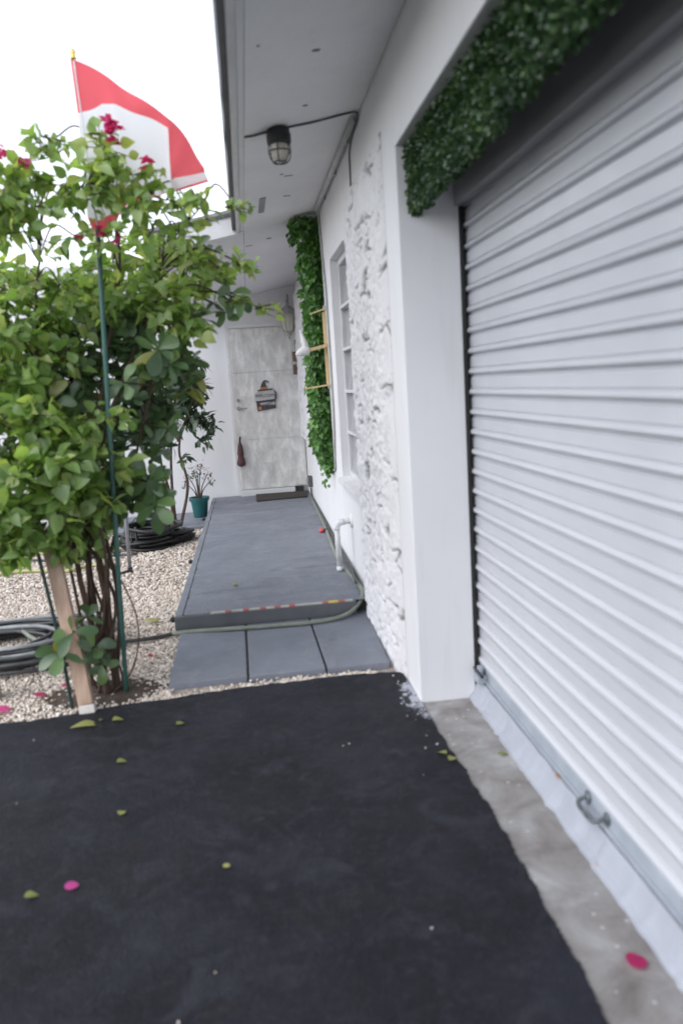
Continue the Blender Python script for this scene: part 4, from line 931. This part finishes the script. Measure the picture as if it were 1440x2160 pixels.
def coil(name, cx, cy, rx, ry, loops, r_, mat, label, seed, z1, jit=.25):
    rg = random.Random(seed); pts = []; a = rg.random() * 6
    ex = ey = 0; sx = sy = 1
    for l in range(loops):
        tx, ty, ux, uy = rg.uniform(-jit, jit) * rx, rg.uniform(-jit, jit) * ry, rg.uniform(.62, 1.05), rg.uniform(.55, 1.05)
        tl, ta = rg.uniform(-.035, .035), rg.random() * 6; zb = .015 + z1 * l / loops
        for q in range(9):
            f = q / 9; ax, ay = ex + (tx - ex) * f, ey + (ty - ey) * f; bx_, by_ = sx + (ux - sx) * f, sy + (uy - sy) * f
            pts.append((cx + ax + rx * bx_ * math.cos(a), cy + ay + ry * by_ * math.sin(a), max(r_, zb + tl * math.cos(a - ta) + .012 * rg.random()))); a += 2 * math.pi / 9
        ex, ey, sx, sy = tx, ty, ux, uy
    return hose(name, pts, r_, mat, label, 4)
coil('hose_coil', -1.62, 5.0, .60, .42, 5, .0145, 'hose_grey', 'loose coil of light grey hose, uppermost of the pile on the gravel', 1, .13, .3)
coil('hose_coil', -1.58, 5.02, .58, .42, 15, .0125, 'hose_dark', 'loose coil of dark hose underneath the light grey one', 2, .11, .28)
coil('hose_coil', -1.10, 8.30, .30, .40, 22, .016, 'hose_black', 'heap of coiled black hose near the small tree', 3, .20, .3)
coil('hose_coil', -.90, 8.42, .24, .26, 10, .016, 'hose_black', 'lower flat coil of black tubing beside the small tree trunk', 5, .09, .3)
hose('garden_hose', [(-1.15, 7.75, .03), (-1.5, 7.8, .025), (-1.8, 7.75, .025), (-2.2, 7.9, .025)], .013, 'hose_dark', 'dark hose leading left from the black heap')
hose('garden_hose', [(-1.35, 8.0, .03), (-1.55, 8.15, .03), (-1.8, 8.05, .03), (-2.3, 8.25, .03)], .016, 'hose_yellow', 'pale yellow hose on the gravel behind the bush')
hose('garden_hose', [(-1.30, 7.35, .025), (-1.55, 7.4, .025), (-1.7, 7.25, .025), (-2.1, 7.4, .025), (-2.4, 7.3, .025)], .016, 'hose_yellow', 'second yellowish hose nearer the bush on the gravel')
hose('garden_hose', [(-1.92, 5.35, .10), (-1.62, 5.28, .09), (-1.45, 5.05, .08), (-1.30, 4.9, .05)], .014, 'hose_green', 'olive hose end lying across the grey hose pile')
bn = thing('storage_box', 'small white box with red stripe on the back path', 'box', (-1.72, 9.6, .03))
MB().box(-1.85, -1.55, 9.5, 9.75, .07, .26).build('body', 'trim', bn, bevel=.01); MB().box(-1.84, -1.56, 9.51, 9.74, .03, .07).build('base', 'rail_metal', bn); MB().box(-1.84, -1.80, 9.492, 9.4995, .12, .22).build('stripe', 'red_plastic', bn)
wp = MB().lathe((-1.455, 4.22, -.01), [(.045, 0), (.05, .02), (.055, .22), (.062, .225), (.062, .25), (.05, .25)], 20).build('planter', 'tape_cream', smooth=True); tag(wp, 'pale plastic planter at the gravel edge, left of the leaning post', 'planter')

# ------------------------------------------------------------------ lamp, lantern, sign, small wall things
lx, ly = .285, 4.44; lz = soff(lx, ly)
lamp = thing('bulkhead_lamp', 'black caged bulkhead lamp mounted under the eaves', 'lamp', (lx, ly, lz))
MB().lathe((lx, ly, lz), [(.052, 0), (.058, -.004), (.060, -.03), (.064, -.034), (.064, -.075), (.058, -.082), (.040, -.084)], 24).build('base', 'black_metal', lamp, smooth=False)
MB().lathe((lx, ly, lz), [(.046, -.084), (.046, -.115), (.042, -.14), (.030, -.158), (.012, -.166), (.001, -.167)], 20).build('glass', 'lens', lamp, smooth=True)
cg = MB()
for k in range(6):
    a = k * math.pi / 3 + .3; c_, s_ = math.cos(a), math.sin(a)
    cg.tube(curve([(lx + c_ * q, ly + s_ * q, lz + h) for q, h in ((.060, -.078), (.060, -.12), (.054, -.152), (.036, -.172), (.012, -.178))], 4), .0032, 6)
for q, h in ((.060, -.118), (.036, -.172)):
    cg.tube([(lx + q * math.cos(6.283 * k / 20), ly + q * math.sin(6.283 * k / 20), lz + h) for k in range(21)], .0032, 6)
cg.build('cage', 'black_metal', lamp, smooth=True)
lan = thing('wall_lantern', 'grey hanging lantern on the wall beside the front door', 'lantern', (.60, 10.0, 2.4))
LX, LY = .60, 9.96
MB().lathe((LX, LY, 2.18), [(.02, 0), (.055, .02), (.11, .20), (.115, .205)], 12).build('glass', 'lens', lan)
lm = MB().lathe((LX, LY, 2.18), [(.135, .20), (.14, .215), (.10, .27), (.045, .31), (.02, .33), (.012, .37), (.02, .385), (.006, .40)], 12)
for k in range(6):
    a = k * math.pi / 3; lm.tube([(LX + .022 * math.cos(a), LY + .022 * math.sin(a), 2.178), (LX + .058 * math.cos(a), LY + .058 * math.sin(a), 2.2), (LX + .116 * math.cos(a), LY + .116 * math.sin(a), 2.385)], .006, 5)
lm.lathe((LX, LY, 2.10), [(.004, 0), (.012, .015), (.012, .03), (.03, .05), (.03, .085)], 10)
lm.build('frame', 'lantern_grey', lan)
MB().tube(curve([(LX, LY, 2.56), (LX + .01, LY + .03, 2.63), (LX + .02, LY + .13, 2.62), (LX + .02, 10.14, 2.5), (LX + .02, 10.195, 2.42)], 5), .009, 8).lathe((LX + .02, 10.198, 2.40), [(.05, 0), (.05, .012), (.03, .02)], 14, 'y').build('bracket', 'lantern_grey', lan, smooth=True)
# welcome sign
def text_mesh(name, body, size, x, y_, z, mat, parent, ext=.0015):
    cu = bpy.data.curves.new(name, 'FONT'); cu.body = body; cu.size = size; cu.extrude = ext; cu.align_x = 'CENTER'; cu.align_y = 'CENTER'; cu.resolution_u = 2
    t = bpy.data.objects.new(name, cu); COL.objects.link(t); bpy.context.view_layer.update()
    me = bpy.data.meshes.new_from_object(t.evaluated_get(bpy.context.evaluated_depsgraph_get())); bpy.data.objects.remove(t)
    me.transform(Matrix.Rotation(math.radians(90), 4, 'X')); me.materials.clear(); me.materials.append(MAT[mat])
    o = bpy.data.objects.new(name, me); COL.objects.link(o); o.parent = parent; o.location = Vector((x, y_, z)) - origin(parent); return o
sg = thing('welcome_sign', 'small wooden welcome sign with witch hat hanging on the front door', 'sign', (.262, 10.14, 1.36))
SY = 10.13
MB().prism_y([(.137, 1.372), (.390, 1.392), (.393, 1.44), (.378, 1.49), (.34, 1.505), (.175, 1.495), (.128, 1.462), (.127, 1.41)], SY, SY + .010).build('upper_board', 'sign_light', sg, bevel=.002)
MB().prism_y([(.128, 1.375), (.137, 1.372), (.390, 1.392), (.394, 1.40), (.394, 1.388), (.137, 1.366)], SY - .004, SY + .010).build('board_edge', 'sign_dark', sg)
MB().prism_y([(.372, 1.392), (.398, 1.394), (.400, 1.47), (.378, 1.495), (.362, 1.50), (.385, 1.46)], SY - .003, SY + .009).build('board_edge', 'sign_dark', sg)
MB().prism_y([(.150, 1.246), (.382, 1.276), (.390, 1.386), (.140, 1.364)], SY, SY + .010).build('lower_board', 'sign_dark', sg, bevel=.002)
text_mesh('lettering', 'WELCOME', .054, .262, SY - .0005, 1.438, 'sign_dark', sg)
text_mesh('lettering', 'WITCHES', .048, .290, SY - .0005, 1.335, 'sign_white', sg)
MB().lathe((.185, SY, 1.282), [(.024, -.004), (.024, .004), (.018, .010)], 14, 'y').build('pumpkin', 'orange', sg)
MB().prism_y([(.165, 1.497), (.36, 1.507), (.355, 1.521), (.165, 1.512)], SY - .004, SY + .010).build('hat_brim', 'sign_dark', sg)
MB().prism_y([(.196, 1.516), (.296, 1.522), (.286, 1.548), (.204, 1.542)], SY - .004, SY + .010).build('hat_band', 'orange', sg)
MB().prism_y([(.205, 1.544), (.284, 1.549), (.268, 1.60), (.275, 1.612), (.315, 1.596), (.300, 1.622), (.262, 1.632), (.232, 1.608)], SY - .003, SY + .010).build('hat_crown', 'sign_dark', sg)
# small umbrella hanging at the door edge
um = thing('folded_umbrella', 'small dark red folded umbrella hanging at the left door edge', 'umbrella', (-.10, 10.10, .60))
MB().lathe((-.105, 10.10, .57), [(.010, 0), (.050, .02), (.056, .05), (.036, .13), (.042, .17), (.030, .26), (.018, .30)], 10).build('canopy', 'umbrella', um, smooth=False)
MB().tube(curve([(-.105, 10.10, .86), (-.100, 10.10, .92), (-.095, 10.10, .95)], 4), .013, 8).build('handle', 'black', um, smooth=True)
# two brown plaques
pq = thing('wall_plaque', 'pair of small brown wooden plaques hanging right of the door', 'plaque', (.685, 10.05, 1.8))
MB().box(.630, .712, 10.06, 10.085, 1.835, 1.955).build('upper_board', 'terracotta', pq, bevel=.003); MB().box(.628, .720, 10.06, 10.085, 1.675, 1.800).build('lower_board', 'terracotta', pq, bevel=.003)
MB().tube([(.67, 10.075, 1.95), (.67, 10.08, 2.10)], .010, 6).tube([(.67, 10.075, 1.80), (.67, 10.075, 1.84)], .004, 6).build('cord', 'hose_green', pq)
# wooden bracket beside the ivy
wb = thing('wooden_bracket', 'yellow wooden rack with three arms fixed to the wall beside the ivy', 'rack', (.70, 6.72, 1.82))
MB().box(.690, .716, 6.71, 6.742, 1.525, 2.13).build('upright', 'bamboo', wb, bevel=.003)
MB().bar((.716, 6.69, 2.155), (.585, 6.70, 2.118), .011, .011).build('upper_arm', 'bamboo', wb, bevel=.002)
MB().bar((.716, 6.69, 1.86), (.55, 6.68, 1.825), .034, .026).build('middle_arm', 'bamboo', wb, bevel=.003)
MB().bar((.716, 6.69, 1.535), (.50, 6.70, 1.515), .014, .013).build('lower_arm', 'bamboo', wb, bevel=.002)
MB().tube(curve([(.56, 6.675, 1.83), (.53, 6.67, 1.825), (.49, 6.665, 1.812), (.445, 6.66, 1.795)], 4), [.022, .026, .03, .034, .036, .038, .039, .038, .036, .032, .026, .018, .008][:13], 10).build('cloth_wrap', 'cloth_white', wb, smooth=True)
MB().tube(curve([(.53, 6.69, 1.85), (.515, 6.70, 1.92), (.495, 6.71, 2.0)], 4), [.03, .028, .026, .024, .02, .016, .012, .01, .006], 8).build('cloth_tail', 'cloth_white', wb, smooth=True)
for z in (2.16, 1.525): MB().box(.700, .7265, 6.700, 6.748, z - .02, z + .02).build('wall_block', 'conduit', wb, bevel=.003)
# outlet box and drain pipe
ob = thing('outlet_box', 'small dark grey outdoor outlet box low on the wall by the door', 'outlet box', (.70, 9.5, .40))
MB().box(.680, .7265, 9.43, 9.56, .33, .46).build('box', 'cable', ob, bevel=.006); MB().box(.655, .6795, 9.45, 9.54, .35, .44).build('cover', 'lantern_grey', ob, bevel=.005)
dp = thing('drain_pipe', 'stained white plastic pipe elbow dropping from the wall onto the ramp', 'pipe', (.62, 5.9, .13))
PXc, PYc = .612, 5.86
MB().tube([(PXc, PYc, .175), (PXc - .002, PYc, .36), (PXc - .004, PYc + .0, .47)], .021, 14).build('downpipe', 'pvc', dp, smooth=True)
MB().tube([(PXc, PYc, .145), (PXc, PYc, .178)], .024, 14).build('end_cap', 'pvc_clean', dp, smooth=True)
MB().tube(curve([(PXc - .004, PYc, .465), (PXc - .004, PYc, .485), (PXc + .008, PYc, .507), (PXc + .03, PYc, .515), (PXc + .05, PYc, .517)], 4), .026, 14).build('elbow', 'pvc_clean', dp, smooth=True)
MB().tube([(PXc + .045, PYc, .516), (.735, PYc, .522)], .021, 12).build('stub', 'pvc', dp, smooth=True)
MB().lathe((.727, PYc, .52), [(.055, 0), (.05, -.012), (.03, -.016)], 14, 'x').build('collar', 'wall', dp, smooth=True)

# ------------------------------------------------------------------ fallen leaves and petals
def fallen(name, shape, x, y_, z, size, ang, mat, tint, label, cat, tilt=.12):
    LV, LF = shape; o = np_mesh(name, LV - np.array([.5, 0, 0]), LF, mat, None, tint=np.full(len(LV), tint), smooth=True, off=(0, 0, 0))
    o.matrix_world = Matrix.Translation((x, y_, z + .006 + size * .10)) @ Matrix.Rotation(ang, 4, 'Z') @ Matrix.Rotation(tilt, 4, 'X') @ Matrix.Scale(size, 4)
    return tag(o, label, cat, 'fallen leaves' if cat == 'leaf' else 'fallen petals')
FLT = [('fallen_leaf', L_C, -.88, 3.706, .012, .13, .6, 'fallen', .75, 'large yellow green leaf lying at the foot of the pale post', 'leaf'),
 ('fallen_leaf', L_B, -.726, 3.737, .012, .055, .3, 'fallen', .45, 'small olive leaf just right of the large yellow leaf', 'leaf'),
 ('fallen_leaf', L_T, -.81, 3.765, .012, .05, 1.5, 'fallen', .2, 'narrow dull leaf sliver between the two leaves near the post', 'leaf'),
 ('fallen_leaf', L_B, -.419, 3.613, .012, .045, .5, 'fallen', .25, 'small olive leaf on asphalt in front of the left slab', 'leaf'),
 ('fallen_leaf', L_B, -.641, 3.28, .012, .045, .2, 'fallen', .2, 'dull green leaf on asphalt below the flagpole', 'leaf'),
 ('fallen_leaf', L_B, -.577, 2.849, .012, .045, 1.4, 'fallen', .7, 'pale upright leaf alone in the middle left asphalt', 'leaf'),
 ('fallen_leaf', L_B, -.79, 2.397, .012, .045, .2, 'fallen', .2, 'green leaf left of the pink petal on the asphalt', 'leaf'),
 ('fallen_petal', L_PT, -.672, 2.421, .012, .042, .8, 'bract', .98, 'pink petal lying on the black asphalt', 'petal'),
 ('fallen_leaf', L_PT, -.18, 2.426, .012, .022, .4, 'fallen', .8, 'tiny round yellow leaf at the centre of the asphalt', 'leaf'),
 ('fallen_leaf', L_B, .690, 3.03, .012, .05, 2.2, 'fallen', .3, 'green leaf on the edge between asphalt and concrete', 'leaf'),
 ('fallen_leaf', L_B, .722, 2.97, .012, .05, .7, 'fallen', .55, 'yellow green leaf touching the concrete edge, nearest its green twin', 'leaf'),
 ('fallen_leaf', L_T, .938, 2.978, .004, .055, .0, 'fallen', .3, 'olive leaf on the concrete threshold beside the white strip', 'leaf'),
 ('fallen_petal', L_PT, .901, 1.777, .004, .056, .9, 'bract', .35, 'large dark magenta petal on the concrete threshold', 'petal'),
 ('fallen_petal', L_PT, -1.193, 4.179, .012, .06, .9, 'bract', .2, 'crimson petal on the gravel left of the wooden post', 'petal'),
 ('fallen_petal', L_PT, -1.09, 4.287, .012, .04, .3, 'bract', .6, 'small magenta petal on gravel behind the leaning post', 'petal'),
 ('fallen_petal', L_PT, -.677, 4.656, .012, .035, .3, 'bract', .1, 'small red petal on the gravel near the slabs', 'petal'),
 ('fallen_petal', L_PT, -1.340, 4.02, .012, .08, .9, 'bract', .85, 'pink petal at the asphalt edge by the planter', 'petal'),
 ('fallen_leaf', L_C, -.753, 5.385, .012, .14, .5, 'fallen', .95, 'long dry yellow leaf on the gravel left of the ramp', 'leaf'),
 ('fallen_leaf', L_B, -.175, 5.702, .140, .05, .1, 'fallen', .6, 'little yellow leaf on the front of the ramp', 'leaf')]
for a in FLT: fallen(*a)
